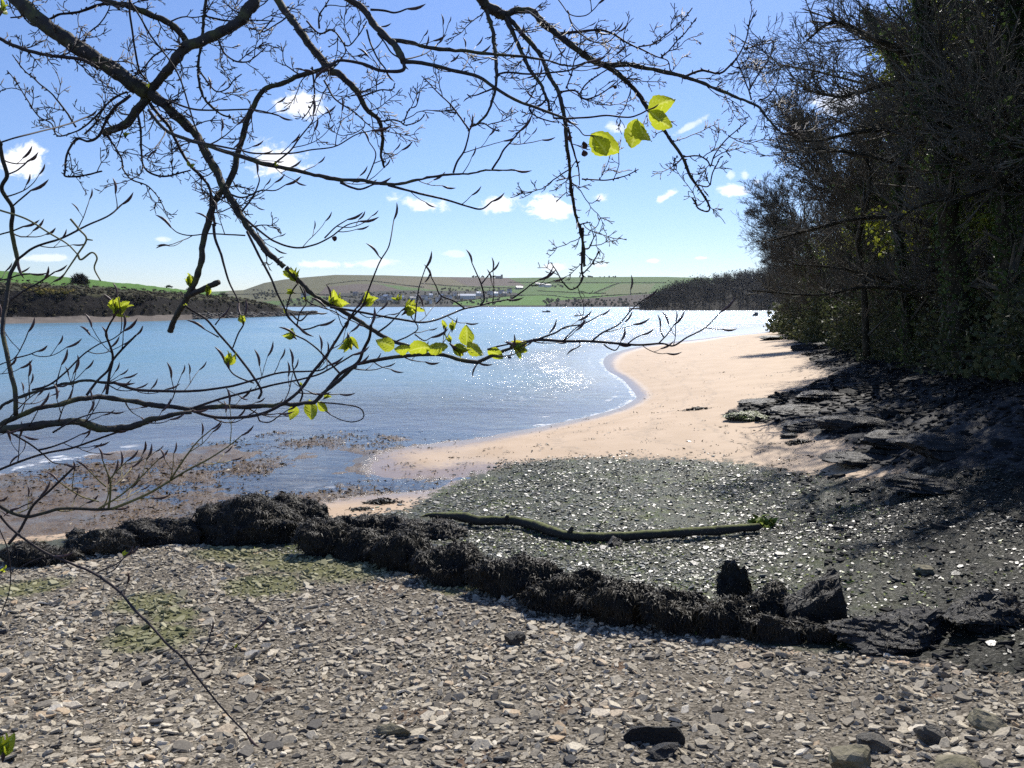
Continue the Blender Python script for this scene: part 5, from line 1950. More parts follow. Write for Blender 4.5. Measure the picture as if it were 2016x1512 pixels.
# crop, start width, end width (pixels), depth (m), twig habit, points
TOP = [
 ('A', 29, 30, 2.6, 'o', (90,-10,200,95,330,195,400,240,470,290,560,345,680,420,760,480,840,525)),
 ('A', 20, 10, 2.6, 'o', (840,525,880,550,960,620,1060,710,1120,770,1160,850,1215,950,1260,1040,1310,1130,1370,1230,1440,1330,1530,1440,1610,1512)),
 ('F', 10, 7, 2.6, 'n', (545,255,640,350,700,415,780,470,850,510,930,550,1010,600,1110,660,1180,705,1260,745,1380,785)),
 ('A', 30, 14, 2.6, 'o', (1450,-20,1440,10,1400,60,1370,110,1300,160,1200,205,1130,240,1060,260,1010,320,960,390,900,460,850,510,830,560,770,630,720,700,640,735,580,760)),
 ('A', 9, 12, 2.7, 'o', (545,-10,640,15,740,40,860,85,950,130,1010,180,1060,240)),
 ('A', 9, 4, 2.7, 'o', (1168,-10,1155,100,1148,200,1140,270,1125,350,1130,480,1160,560,1205,610,1260,650,1310,665)),
 ('A', 6, 7, 2.2, 'o', (-10,212,60,250,130,280,230,305,330,320,430,330,500,355,560,390)),
 ('A', 6, 3, 2.8, 'o', (640,10,540,35,440,70,340,80,270,110,180,90,60,100)),
 ('A', 4, 3, 2.3, 'n', (725,-10,790,90,860,210,930,300,1000,400,1040,500,1070,600,1100,700,1125,760)),
 ('A', 4, 4, 2.3, 'n', (735,-10,735,75,750,170,765,280,790,400,830,450)),
 ('A', 4, 3, 2.0, 'b', (880,540,980,580,1100,620,1250,625,1400,620,1480,630,1580,655)),
 ('A', 15, 14, 2.9, 'o', (1565,-10,1640,90,1700,170,1760,260,1820,330,1890,410)),
 ('B', 14, 4, 2.9, 'o', (450,410,480,420,540,470,590,530,640,620,710,690,730,800,720,880,740,950)),
 ('A', 8, 13, 2.7, 'o', (1900,360,1800,400,1700,430,1600,475,1530,490,1480,530,1440,600,1410,660,1390,720,1370,800,1340,900,1330,970,1290,1040,1240,1110,1200,1180)),
 ('E', 12, 11, 2.6, 'n', (1205,20,1180,110,1150,230,1140,330,1110,430,1060,540,1010,620,985,670,965,727)),
 ('E', 12, 11, 2.6, 'n', (1060,530,1110,505,1150,490,1200,465,1242,447)),
 ('A', 7, 5, 2.6, 'o', (800,560,840,580,900,650,960,720,1000,800,1040,880,1080,940,1140,1000,1190,1070,1195,1170,1210,1220,1218,1280)),
 ('E', 6, 3, 2.6, 'n', (1210,120,1220,200,1250,280,1270,350,1300,450,1340,530,1355,565)),
 ('A', 6, 9, 2.1, 'b', (840,620,940,740,1060,790,1160,820,1280,860,1440,910)),
 ('B', 9, 3, 2.1, 'b', (0,910,130,945,320,985,480,1020,620,1025,760,1045,900,1025,1100,990,1230,985,1330,965,1480,965)),
 ('B', 5, 3, 2.1, 'b', (760,1050,930,1095,1080,1130,1210,1170,1290,1185,1350,1142)),
 ('B', 5, 3, 2.1, 'n', (490,1035,560,1065,610,1072,680,1045)),
 ('B', 4, 3, 2.1, 'b', (1130,980,1150,920,1190,860,1210,800,1222,740)),
 ('B', 4, 3, 2.1, 'b', (1350,960,1390,900,1415,850,1460,800,1505,745)),
 ('A', 4, 2, 2.0, 'b', (1150,810,1350,850,1450,870,1640,870,1760,850,1900,830,2016,765,2110,740)),
 ('A', 4, 2, 2.0, 'b', (1540,940,1640,860,1700,780,1770,690,1775,650)),
 ('A', 6, 3, 2.5, 'o', (740,540,650,610,600,690,560,770,500,800,430,790,380,880,370,960,375,1000,470,995,580,970)),
 ('A', 5, 3, 2.5, 'o', (780,640,800,760,800,850,810,930,850,980,930,1000,1010,985,1080,965)),
 ('A', 4, 2, 2.5, 'o', (600,760,650,830,690,900,700,960,750,1020,830,1050,890,1110,920,1160,940,1205)),
 ('A', 4, 2, 2.7, 'o', (720,520,640,560,580,620,500,700,440,740,330,770,290,700,220,660,150,560,90,460,40,400)),
 ('A', 4, 2, 2.7, 'o', (430,720,380,640,300,540,220,470,130,390,70,310)),
 ('A', 4, 2, 2.7, 'o', (480,760,540,700,600,600,680,540,740,520)),
 ('A', 4, 2, 2.7, 'o', (1050,300,950,280,870,320,800,400,740,440)),
 ('A', 4, 2, 2.4, 'o', (1130,400,1180,470,1230,520,1290,500,1330,450,1370,420)),
 ('A', 4, 2, 2.6, 'o', (1240,230,1270,300,1330,345,1400,350,1450,320,1505,270)),
 ('A', 4, 2, 2.7, 'o', (1160,90,1240,110,1340,120,1430,115,1560,120)),
 ('A', 3, 2, 2.7, 'o', (470,250,500,190,560,140,610,70,625,20)),
 ('A', 4, 2, 2.6, 'o', (330,200,270,160,180,140,120,80,80,20)),
 ('A', 4, 2, 2.2, 'b', (1300,1100,1380,1120,1480,1080,1560,1080,1620,1048)),
 ('A', 4, 2, 2.2, 'b', (1370,1200,1430,1120,1470,1030,1460,980)),
 ('A', 5, 2, 2.2, 'b', (1390,1240,1460,1300,1560,1370,1680,1405,1790,1385,1880,1340,1960,1280,2040,1255)),
 ('B', 3, 2, 2.2, 'b', (400,1350,460,1290,530,1245)),
 ('A', 3, 2, 2.2, 'b', (1390,1335,1290,1330,1180,1325,1080,1335,1010,1320,970,1290)),
 ('B', 17, 13, 1.9, 'b', (530,-10,620,50,690,150,760,220,800,260,850,350)),
 ('B', 8, 5, 1.9, 'b', (850,350,970,360,1130,400,1270,435,1370,500,1490,570,1600,610,1760,670)),
 ('B', 7, 5, 1.9, 'b', (850,350,840,400,720,400,640,370,560,350,480,345,430,380)),
 ('B', 9, 3, 1.9, 'b', (775,225,900,245,1000,270,1200,290,1400,310,1560,325,1700,355,1800,375,1890,350)),
 ('B', 4, 3, 1.9, 'b', (1370,425,1440,410,1560,420,1700,410,1800,395,1885,355)),
 ('B', 5, 3, 1.9, 'n', (660,55,740,60,800,72,868,50)),
 ('B', 4, 3, 1.9, 'n', (640,170,660,240,700,330,745,390)),
 ('B', 3, 3, 1.9, 'n', (700,190,740,240,780,300,830,330)),
 ('B', 22, 20, 2.8, 'o', (1280,-20,1310,20,1350,50,1420,90)),
 ('B', 13, 12, 2.8, 'o', (1420,90,1470,65,1520,60,1590,70,1640,130,1720,190,1800,260,1900,330,2000,375)),
 ('C', 10, 3, 2.8, 'o', (560,375,660,365,780,385,900,410,1000,435,1100,470,1220,520,1330,565,1420,610,1480,680,1545,745,1590,765)),
 ('C', 10, 3, 2.8, 'o', (560,375,600,400,660,450,730,520,790,610,860,700,920,790,990,890,1020,970,1070,1050,1110,1110,1140,1170,1130,1200,1080,1180,1045,1120)),
 ('B', 9, 4, 2.8, 'o', (1310,20,1330,100,1350,160,1365,270,1375,400,1360,540,1330,630,1280,690,1225,720)),
 ('B', 10, 5, 2.8, 'o', (1420,90,1470,190,1520,300,1570,400,1630,490,1660,560,1680,630)),
 ('B', 10, 5, 2.8, 'o', (1440,100,1540,210,1620,310,1670,420,1720,510,1750,600,1765,700,1775,830,1790,960,1800,1080,1820,1200,1850,1300,1870,1400,1872,1512)),
 ('G', 5, 2, 2.8, 'o', (832,-5,830,100,825,200,825,290,830,330,790,390,740,400,690,340,650,270,620,225)),
 ('G', 3, 2, 2.8, 'o', (835,130,870,130,905,60,925,20)),
 ('G', 3, 2, 2.8, 'o', (830,300,880,250,910,200,940,150)),
 ('C', 6, 2, 2.8, 'o', (290,190,400,180,520,170,600,195,680,245,760,280,840,320,905,345,920,400)),
 ('C', 3, 2, 2.8, 'o', (740,265,820,250,890,200,950,150,1010,90,1045,45)),
 ('C', 3, 2, 2.8, 'o', (870,320,910,290,960,230,1010,180,1070,100)),
 ('C', 5, 2, 2.8, 'o', (1010,432,1060,410,1110,400,1200,415,1260,370,1310,310,1350,230,1370,140,1410,60)),
 ('C', 3, 2, 2.8, 'o', (1340,280,1420,255,1500,240,1530,230)),
 ('C', 3, 2, 2.8, 'o', (1370,510,1420,420,1480,330,1520,260)),
 ('C', 3, 2, 2.8, 'o', (1380,565,1350,470,1310,370,1290,330)),
 ('C', 3, 2, 2.8, 'o', (1420,570,1470,550,1510,500,1535,440)),
 ('C', 3, 2, 2.8, 'o', (990,890,1080,885,1130,910,1150,940,1170,880,1230,800,1290,745,1355,690)),
 ('C', 3, 2, 2.8, 'o', (1080,1050,1140,1055,1160,980,1200,900,1220,885)),
 ('C', 3, 2, 2.8, 'o', (985,900,945,940,940,930,960,880)),
 ('C', 4, 2, 2.8, 'o', (300,520,380,515,430,560,490,550,560,510,620,460)),
 ('C', 3, 2, 2.8, 'o', (400,540,450,470,520,420,600,370,700,300)),
 ('C', 3, 2, 2.8, 'o', (330,500,360,420,380,330,420,230)),
 ('C', 5, 2, 2.8, 'o', (340,720,370,850,400,950,405,1050)),
 ('C', 3, 2, 2.8, 'o', (420,1015,500,1020,560,1020,660,1000,740,960)),
 ('C', 3, 2, 1.9, 'n', (340,680,400,730,430,765,470,768)),
 ('C', 4, 3, 1.9, 'n', (260,670,330,672,460,665,560,655,680,665,740,650,795,622)),
 ('C', 3, 2, 1.9, 'b', (280,-10,350,80,430,90,480,60,515,20)),
 ('C', 3, 2, 1.9, 'b', (340,60,370,150,470,230,560,240,630,180)),
 ('B', 4, 2, 2.8, 'o', (1220,735,1180,680,1120,600,1060,540,1000,480,950,430)),
 ('B', 4, 2, 2.8, 'o', (1240,710,1300,700,1350,730,1390,745)),
 ('B', 4, 2, 2.8, 'o', (1360,500,1310,520,1260,540,1215,545)),
 ('B', 4, 2, 2.8, 'o', (700,690,780,680,830,690,860,710,930,690,965,655)),
 ('B', 3, 2, 2.8, 'o', (850,690,880,620,920,600,940,520)),
 ('B', 4, 2, 2.8, 'o', (600,550,660,530,720,510,780,510,800,470)),
 ('B', 4, 2, 2.8, 'o', (330,380,340,470,340,560,310,630,270,680)),
 ('B', 4, 2, 2.8, 'o', (300,120,370,190,440,170,490,220,520,290,480,350)),
 ('B', 4, 2, 2.8, 'o', (370,160,370,90,400,40,430,-10)),
 ('B', 3, 2, 2.8, 'o', (470,190,530,260,600,190,640,120)),
 ('B', 3, 2, 2.8, 'o', (110,100,60,160,20,170,-30,160)),
 ('B', 4, 2, 2.6, 'o', (400,460,460,560,560,630,640,700,690,740)),
 ('B', 3, 2, 2.1, 'b', (640,1015,670,950,690,870,650,800)),
 ('B', 4, 2, 2.8, 'o', (1660,560,1620,600,1560,610,1600,660,1690,690,1730,690)),
 ('B', 4, 2, 2.8, 'o', (1840,1290,1860,1270,1910,1260)),
 ('F', 5, 3, 2.3, 'n', (290,20,380,200,450,330,490,430,540,530,570,590,640,660,690,665,765,640)),
 ('F', 3, 2, 2.3, 'n', (620,370,585,420,560,500,550,560,570,600,625,640)),
 ('F', 3, 2, 2.3, 'n', (620,640,640,560,680,500,675,470)),
 ('F', 3, 2, 2.5, 'n', (640,380,690,480,780,520,870,550,930,590,1010,620)),
 ('F', 5, 3, 2.3, 'b', (840,520,1000,545,1180,580,1300,600,1440,620,1540,605,1640,565,1730,530,1830,510,1900,490,2016,470)),
 ('G', 4, 2, 2.3, 'b', (330,470,360,465,440,410,490,370,540,340)),
 ('F', 4, 2, 2.3, 'n', (1725,525,1660,480,1570,440,1540,380,1510,325)),
 ('F', 4, 2, 2.3, 'n', (1835,505,1860,465,1840,370,1810,300,1778,228)),
 ('F', 3, 2, 2.3, 'n', (1845,362,1870,330,1902,288)),
 ('F', 3, 2, 2.3, 'b', (1400,612,1420,430,1440,350,1470,262)),
 ('F', 4, 2, 2.4, 'n', (580,560,640,610,700,560,745,555)),
 ('F', 4, 2, 2.4, 'n', (1150,690,1220,640,1280,580,1310,545)),
 ('F', 3, 2, 2.4, 'b', (1280,745,1360,710,1420,660,1380,590)),
 ('F', 3, 2, 2.4, 'b', (1400,700,1460,740,1510,720)),
]
SAP = [
 ('E', 12, 9, 1.35, 'b', (-60,1290,0,1260,90,1210,200,1170,330,1140,480,1105,600,1105,750,1125,880,1145,1000,1160,1100,1165,1250,1155)),
 ('E', 9, 7, 1.35, 'b', (1250,1155,1450,1155,1600,1140,1760,1130,1820,1090,1900,1020,1980,950,2016,920)),
 ('F', 7, 6, 1.4, 'b', (820,1065,910,960,1020,890,1060,800,1100,720,1110,640)),
 ('F', 7, 8, 1.4, 'b', (1010,897,1120,875,1240,855,1430,835,1580,835,1700,870,1815,885)),
 ('F', 6, 3, 1.4, 'n', (1815,885,1810,900)),
 ('F', 8, 6, 1.4, 'b', (1815,885,1900,845,1960,820,2040,790)),
 ('G', 6, 5, 1.4, 'b', (350,787,480,745,560,735,700,745,880,745,1060,760)),
 ('G', 5, 2, 1.4, 'b', (1060,760,1200,770,1350,760,1430,775,1520,720,1620,670,1680,620,1745,550)),
 ('G', 4, 3, 1.4, 'n', (200,800,270,780,340,765)),
 ('G', 4, 2, 1.4, 'b', (500,745,580,715,650,690,720,650,820,635,880,610,940,575)),
 ('G', 4, 2, 1.4, 'b', (890,745,960,690,1060,640,1110,590,1160,530,1240,465)),
 ('G', 3, 2, 1.4, 'n', (700,740,735,705,785,657)),
 ('G', 3, 2, 1.4, 'n', (1130,760,1170,730,1220,703)),
 ('G', 3, 2, 1.4, 'n', (1330,762,1390,700,1435,637)),
 ('G', 3, 2, 1.4, 'n', (1368,720,1350,690,1343,657)),
 ('G', 3, 2, 1.4, 'n', (970,765,1000,790,1045,805,1070,780,1085,740)),
 ('G', 3, 2, 1.4, 'n', (800,745,815,770,790,790)),
 ('E', 18, 15, 1.25, 'b', (-60,1290,60,1280,200,1265,350,1245,450,1240,540,1270,660,1280)),
 ('E', 14, 8, 1.25, 'b', (660,1280,760,1260,860,1225,960,1200,1090,1180)),
 ('E', 6, 6, 1.3, 'b', (1070,1170,1200,1210,1350,1215,1480,1195,1600,1140,1700,1060,1780,950)),
 ('E', 6, 4, 1.3, 'b', (1780,950,1860,850,1960,690,2016,600)),
 ('F', 4, 2, 1.35, 'n', (940,630,1010,560,1060,500,1100,390,1150,260,1180,200,1230,110,1262,-60)),
 ('F', 3, 2, 1.35, 'n', (1180,200,1160,180)),
 ('E', 9, 5, 1.3, 'b', (-40,1190,20,1140,120,1095,280,1045,400,1020,520,1010,640,1015)),
 ('E', 6, 3, 1.3, 'b', (640,1015,760,1055,900,1065,1100,1065,1300,1040,1450,1000,1600,960,1800,950,1860,920)),
 ('E', 5, 3, 1.3, 'b', (1100,1160,1250,1110,1400,1070,1550,1030,1700,1000,1830,960,2000,860)),
 ('E', 6, 4, 1.25, 'b', (-10,1515,100,1470,250,1420,400,1390,520,1350,660,1300)),
 ('E', 5, 4, 1.3, 'b', (490,1090,550,1010,610,950,640,890,700,820,770,750)),
 ('E', 6, 4, 1.3, 'b', (605,1085,620,970,640,870,610,770)),
 ('E', 4, 3, 1.3, 'n', (610,775,600,740,620,690,650,640)),
 ('E', 4, 2, 1.3, 'b', (180,1060,280,1030,370,960,470,860,560,800,640,770,700,725)),
 ('E', 5, 4, 1.4, 'n', (1465,1110,1480,1060,1420,960,1360,880,1310,820,1240,740,1170,660,1090,610,1050,580)),
 ('E', 3, 3, 1.4, 'n', (1320,820,1350,740,1380,690,1385,640)),
 ('E', 3, 3, 1.4, 'n', (1440,1020,1380,1000,1320,965,1275,900)),
 ('E', 3, 2, 1.4, 'n', (1240,760,1160,715)),
 ('E', 3, 2, 1.4, 'n', (1220,690,1250,650)),
 ('F', 4, 3, 1.4, 'n', (910,965,830,880,760,800,680,740,610,705)),
 ('F', 3, 2, 1.4, 'n', (770,1150,900,1160,1020,1180,1060,1220,1050,1260,980,1280,900,1260,840,1230)),
 ('F', 4, 3, 1.4, 'n', (640,1150,655,1080,610,980,590,900)),
 ('F', 3, 2, 1.4, 'n', (360,1240,380,1275,440,1280,500,1240,560,1200)),
 ('A', 6, 8, 1.2, 'b', (-15,780,0,810,10,890,40,990,10,1070,70,1180,65,1300,90,1430,100,1470)),
 ('E', 7, 9, 1.2, 'n', (100,320,60,400,45,480,35,560,20,640,15,740,40,850,60,960,85,1060,90,1200)),
 ('A', 4, 3, 1.2, 'n', (-20,815,90,780,250,740,400,700,500,660)),
 ('A', 5, 3, 1.2, 'b', (100,1470,200,1400,350,1350,490,1280,620,1220,690,1160)),
 ('A', 3, 3, 1.2, 'n', (40,990,90,970,130,940,160,910)),
 ('A', 3, 3, 1.2, 'n', (70,1170,140,1110,175,1080)),
 ('A', 3, 3, 1.2, 'n', (-10,1332,70,1310,130,1285)),
 ('E', 4, 3, 1.2, 'b', (60,550,130,500,220,450,310,390)),
 ('E', 4, 3, 1.2, 'b', (-20,440,40,430,100,410,170,400)),
 ('E', 3, 2, 1.2, 'b', (-10,920,80,880,130,800,160,730)),
 ('E', 3, 2, 1.2, 'b', (80,880,160,860,210,840)),
 ('E', 3, 2, 1.2, 'b', (-10,1290,90,1180,200,1080,330,1040)),
 ('E', 4, 2, 1.2, 'b', (40,1290,160,1360,240,1420,300,1470,370,1480)),
 ('E', 4, 2, 1.2, 'b', (220,1400,300,1380,380,1350,460,1310)),
 ('E', 4, 2, 1.2, 'b', (300,1300,420,1230,540,1190,620,1185)),
]
LOW = [
 ('H', 8, 6, 1.3, 'b', (-30,540,0,565,60,600,150,625,250,605,340,580,450,580,560,585,640,580)),
 ('H', 6, 2, 1.3, 'b', (640,580,740,540,850,490,950,430,1050,370,1180,300,1290,230,1370,165)),
 ('H', 5, 2, 1.3, 'b', (615,580,625,500,625,420,610,380,580,300)),
 ('H', 3, 2, 1.3, 'b', (625,410,660,370,720,310)),
 ('H', 3, 2, 1.3, 'b', (600,455,560,420,500,360)),
 ('H', 4, 2, 1.3, 'b', (970,410,1050,290,1120,200,1200,130)),
 ('H', 4, 2, 1.3, 'b', (560,580,690,500,790,410,900,300)),
 ('H', 3, 2, 1.3, 'b', (560,540,460,510,380,460,330,425)),
 ('H', 6, 4, 1.3, 'n', (50,780,120,690,190,560,290,470,420,345)),
 ('H', 3, 2, 1.3, 'n', (185,545,140,560,105,578)),
 ('H', 4, 5, 1.2, 'n', (-20,600,0,620,60,690,150,760,260,830,400,890,520,940,600,990,690,1060)),
 ('H', 5, 3, 1.2, 'n', (690,1060,760,1150,870,1260,950,1350,1040,1430,1100,1512,1250,1700,1400,1860)),
 ('H', 3, 2, 1.2, 'n', (540,950,610,915,650,900,690,870,720,845)),
 ('H', 3, 2, 1.2, 'n', (600,950,650,925,700,860)),
 ('H', 3, 2, 1.2, 'n', (695,1070,712,1040,722,1005)),
 ('H', 3, 2, 1.2, 'n', (1020,1410,1130,1410,1180,1340,1195,1280)),
 ('H', 3, 2, 1.2, 'n', (1130,1410,1240,1400,1340,1360,1440,1270)),
 ('H', 3, 2, 1.2, 'n', (-5,690,40,800,60,940,50,1060,0,1190)),
 ('H', 2, 2, 1.2, 'n', (60,945,200,870,300,850)),
]
M_BOUGH = material('beech_bark', lambda t: t.principled(t.mix(t.ramp(t.noise(t.pos(), 22, 5, .65), .45, .7), t.mix(t.noise(t.pos(), 70, 4), (.03, .024, .022), (.085, .07, .06)), (.12, .115, .045)), .75, .3, t.bump(t.noise(t.pos(), 120, 5, .65), .7, .004)))
M_SHOOT = material('beech_twig', lambda t: t.principled(t.mix(t.noise(t.pos(), 40, 3), (.035, .026, .026), (.075, .055, .05)), .65, .2))
M_SUNSHOOT = material('sun_tinted_twig', lambda t: t.principled(t.mix(t.noise(t.pos(), 30, 3), (.16, .135, .05), (.32, .27, .11)), .65, .3))  # sunlight on the low twigs is put into this lighter, yellower colour
M_BUD = material('beech_bud', lambda t: t.principled(t.mix(t.noise(t.pos(), 90, 3), (.055, .03, .03), (.16, .09, .075)), .5, .35))
M_DRYLEAF = material('dry_leaf', lambda t: t.principled((.10, .045, .03), .7, .2))


def m_leaf(t):
    v = t.attr('vein')
    n = t.noise(t.pos(), 60, 3)
    c = t.mix(n, (.20, .27, .012), (.38, .44, .035))
    c = t.mix(t.ramp(v, .35, 1.0), c, (.55, .58, .17))
    c = t.mix(t.ramp(t.attr('tip'), .55, 1.0), c, (.36, .20, .06))
    p = t.principled(c, .42, .4)
    tr = t.new('ShaderNodeBsdfTranslucent')
    t.put(tr.inputs[0], t.mix(.35, c, (.85, .90, .05)))
    return t.mixsh(.62, p, tr.outputs[0])


M_LEAF = material('fresh_beech_leaf', m_leaf)
frng = np.random.default_rng(2024)


def px_of(crop, pts):
    x0, y0, s = CROP[crop]
    p = np.array(pts, float).reshape(-1, 2)
    return np.stack([x0 + p[:, 0] / s, y0 + p[:, 1] / s], -1)


def depth_at(p, d):
    q = np.concatenate([p / 260.0, np.full((len(p), 1), d)], 1)
    return d * (1 + .14 * vnoise(q))


BUDS = []


def twig_2d(geo, p0, ang, L, w0, d, rng, habit, level, dz):
    """one side shoot drawn as a curve: bends upward, carries smaller shoots and buds"""
    n = max(4, int(L / 9))
    step = L / n
    pts = [p0]
    a = ang
    p = p0.copy()
    for i in range(n):
        up = -math.pi / 2
        da = (up - a + math.pi) % (2 * math.pi) - math.pi
        a += da * (.075 if habit == 'b' else .035) + rng.normal(0, .08 if habit == 'b' else .22)
        p = p + np.array([math.cos(a), math.sin(a)]) * step
        pts.append(p)
    pts = np.array(pts)
    w = np.linspace(w0, max(1.4, w0 * .45), len(pts))
    dd = depth_at(pts, d) * (1 + dz * np.linspace(0, 1, len(pts)))
    P = at(pts[:, 0], pts[:, 1], dd)
    v, q, tr = tube(P, w * .5 * dd / F, 4)
    geo.add(v, quads=q, tris=tr)
    if level < 2:
        if habit == 'b':
            k = int(L / 46)
        else:
            k = int(L / 10)
        for j in range(k):
            i = rng.integers(1, len(pts) - 1) if habit != 'b' else min(len(pts) - 2, int((j + .6) / (k + .3) * len(pts)))
            t_ = pts[i + 1] - pts[i]
            aa = math.atan2(t_[1], t_[0]) + (1 if (j + level) % 2 else -1) * rng.uniform(.4, .9)
            l2 = (rng.uniform(10, 32) if habit == 'b' else rng.uniform(7, 30) * (1 if level == 0 else .6))
            twig_2d(geo, pts[i], aa, min(l2, L * .6), max(1.5, w0 * .62), d, rng, habit, level + 1 if habit == 'b' else level + (1 if l2 < 24 else .5), dz)
    if habit == 'b' and (level > 0 or L > 20):
        BUDS.append((pts[-1], a, rng.uniform(20, 36) if d < 1.7 else rng.uniform(16, 30), dd[-1]))


def bud_mesh():
    z = np.array([0, .06, .2, .42, .66, .86, 1.0])
    r = np.array([.035, .05, .066, .076, .066, .038, .004])
    a = np.arange(7) / 7 * 2 * np.pi
    bend = .10 * np.sin(z * math.pi)
    V = np.stack([np.stack([np.cos(a) * rr + b, np.sin(a) * rr, np.full(7, zz)], -1) for zz, rr, b in zip(z, r, bend)])
    V = V * (1 + .05 * ((np.arange(7) % 2) * 2 - 1))[None, :, None] ** np.array([1, 1, 0])
    idx = np.arange(49).reshape(7, 7)
    nx = np.roll(idx, -1, 1)
    g = Geo()
    g.add(V.reshape(-1, 3), quads=np.stack([idx[:-1], nx[:-1], nx[1:], idx[1:]], -1).reshape(-1, 4))
    me = g.mesh('bud')
    me.materials.append(M_BUD)
    return me


BUD_ME = bud_mesh()
CAMV = np.array([0, 0, CAMZ])
RIGHT, FWD, UPV = np.array([1.0, 0, 0]), np.array([0, CP, -SP]), np.array([0, SP, CP])


def img_dir(ang, toward=0.0):
    d = RIGHT * math.cos(ang) - UPV * math.sin(ang) + FWD * toward
    return d / np.linalg.norm(d)


def basis(z, hint):
    z = z / np.linalg.norm(z)
    x = np.cross(hint, z)
    x /= np.linalg.norm(x) + 1e-9
    return np.stack([x, np.cross(z, x), z], 1)


from mathutils import Matrix


def place(o, p, B, s):
    M = Matrix.Identity(4)
    for i in range(3):
        for j in range(3):
            M[i][j] = B[i, j] * s
        M[i][3] = p[i]
    o.matrix_basis = M


def bough_system(root, data, shoot_mat, seed, bark=None):
    rng = np.random.default_rng(seed)
    rootp = np.array(root.location)
    for (crop, w0, w1, d, habit, pts) in data:
        p = px_of(crop, pts)
        edge = (p[0, 0] < 3 or p[0, 1] < 3)
        if edge:
            e = p[0] - p[1]
            e = e / (np.linalg.norm(e) + 1e-6)
            p = np.concatenate([[p[0] + e * 420], [p[0] + e * 160], p])
        s = smooth_line(p, 7)
        k = np.concatenate([[0], np.cumsum(np.linalg.norm(np.diff(s, axis=0), axis=1))])
        dd = depth_at(s, d)
        gnarl = rng.uniform(0, 99)
        amp = .9 if habit == 'o' else .35
        s = s + amp * np.stack([fbm(P3(k / 16, gnarl, i * 7.7), 3) for i in range(2)], -1) * min(3.0, .6 + w1 * .25) * np.clip(np.minimum(k, k[-1] - k) / 12, 0, 1)[:, None]
        w = np.interp(k / k[-1], [0, 1], [w0, w1]) * (1 + (.16 if habit == 'o' else .08) * fbm(P3(k / 9, gnarl, 3.0), 2))
        if habit == 'o' and w0 > 3.5:
            w = w * 1.0
        w = np.maximum(w, 2.0)
        P = at(s[:, 0], s[:, 1], dd)
        v, q, tr = tube(P - rootp, w * .5 * dd / F, 8 if w0 < 12 else 12)
        if w0 > 8:
            v = v + .0035 * np.stack([fbm(v * 55 + i * 5, 3) for i in range(3)], -1)
        g = Geo(); g.add(v, quads=q, tris=tr)
        br = g.build('branch', bark or (M_BOUGH if max(w0, w1) > 7 else shoot_mat), root)
        tg = Geo()
        nb = len(BUDS)
        if habit != 'n':
            gap = 84 if habit == 'b' else 25
            x = rng.uniform(.3, .8) * gap
            side = 1
            while x < k[-1] - 4:
                i = int(np.searchsorted(k, x)) - 1
                i = max(0, min(i, len(s) - 2))
                inside = -40 < s[i, 0] < 2050 and -40 < s[i, 1] < 1550
                if inside:
                    t_ = s[i + 1] - s[i]
                    ang = math.atan2(t_[1], t_[0]) + side * rng.uniform(.5, 1.15)
                    L = rng.uniform(26, 84) if habit == 'b' else rng.choice((8, 14, 24, 44, 70, 96)) * rng.uniform(.7, 1.2)
                    if habit == 'o' and w0 > 20:
                        L *= .7
                    twig_2d(tg, s[i], ang, L, min(max(2.0, w1 * .55), 3.2), d, rng, habit, 0, rng.normal(0, .05))
                side = -side if rng.random() < .8 else side
                x += gap * rng.uniform(.55, 1.45)
            if habit == 'b' and 0 < s[-1, 0] < 2016:
                t_ = s[-1] - s[-2]
                BUDS.append((s[-1], math.atan2(t_[1], t_[0]), rng.uniform(26, 42), dd[-1]))
        else:
            if w1 <= 3.2 and 0 < s[-1, 1] < 1512:
                t_ = s[-1] - s[-2]
                BUDS.append((s[-1], math.atan2(t_[1], t_[0]), rng.uniform(24, 40), dd[-1]))
        # little bark knots and spurs
        if habit == 'o':
            for _ in range(int(k[-1] / 13)):
                i = rng.integers(1, len(s) - 1)
                ang = rng.uniform(0, 6.28)
                pp = [s[i], s[i] + np.array([math.cos(ang), math.sin(ang)]) * (w[i] * .5 + rng.uniform(1.5, 5))]
                Q = at(np.array(pp)[:, 0], np.array(pp)[:, 1], dd[[i, i]])
                tv, tq, tt = tube(Q, np.array([1.6, 1.0]) * dd[i] / F, 5)
                tg.add(tv, quads=tq, tris=tt)
        if tg.n:
            tg.v = [a - rootp for a in tg.v]
            tg.build('twigs', shoot_mat, br, 'stuff')
        for (bp, a, L, bd) in BUDS[nb:]:
            if not (-30 < bp[0] < 2046 and -30 < bp[1] < 1540):
                continue
            o = bpy.data.objects.new('bud', BUD_ME)
            C.objects.link(o)
            o.parent = br
            pos = at(bp[0], bp[1], bd) - rootp
            place(o, pos, basis(img_dir(a, rng.normal(0, .25)), FWD + .01), L * bd / F)


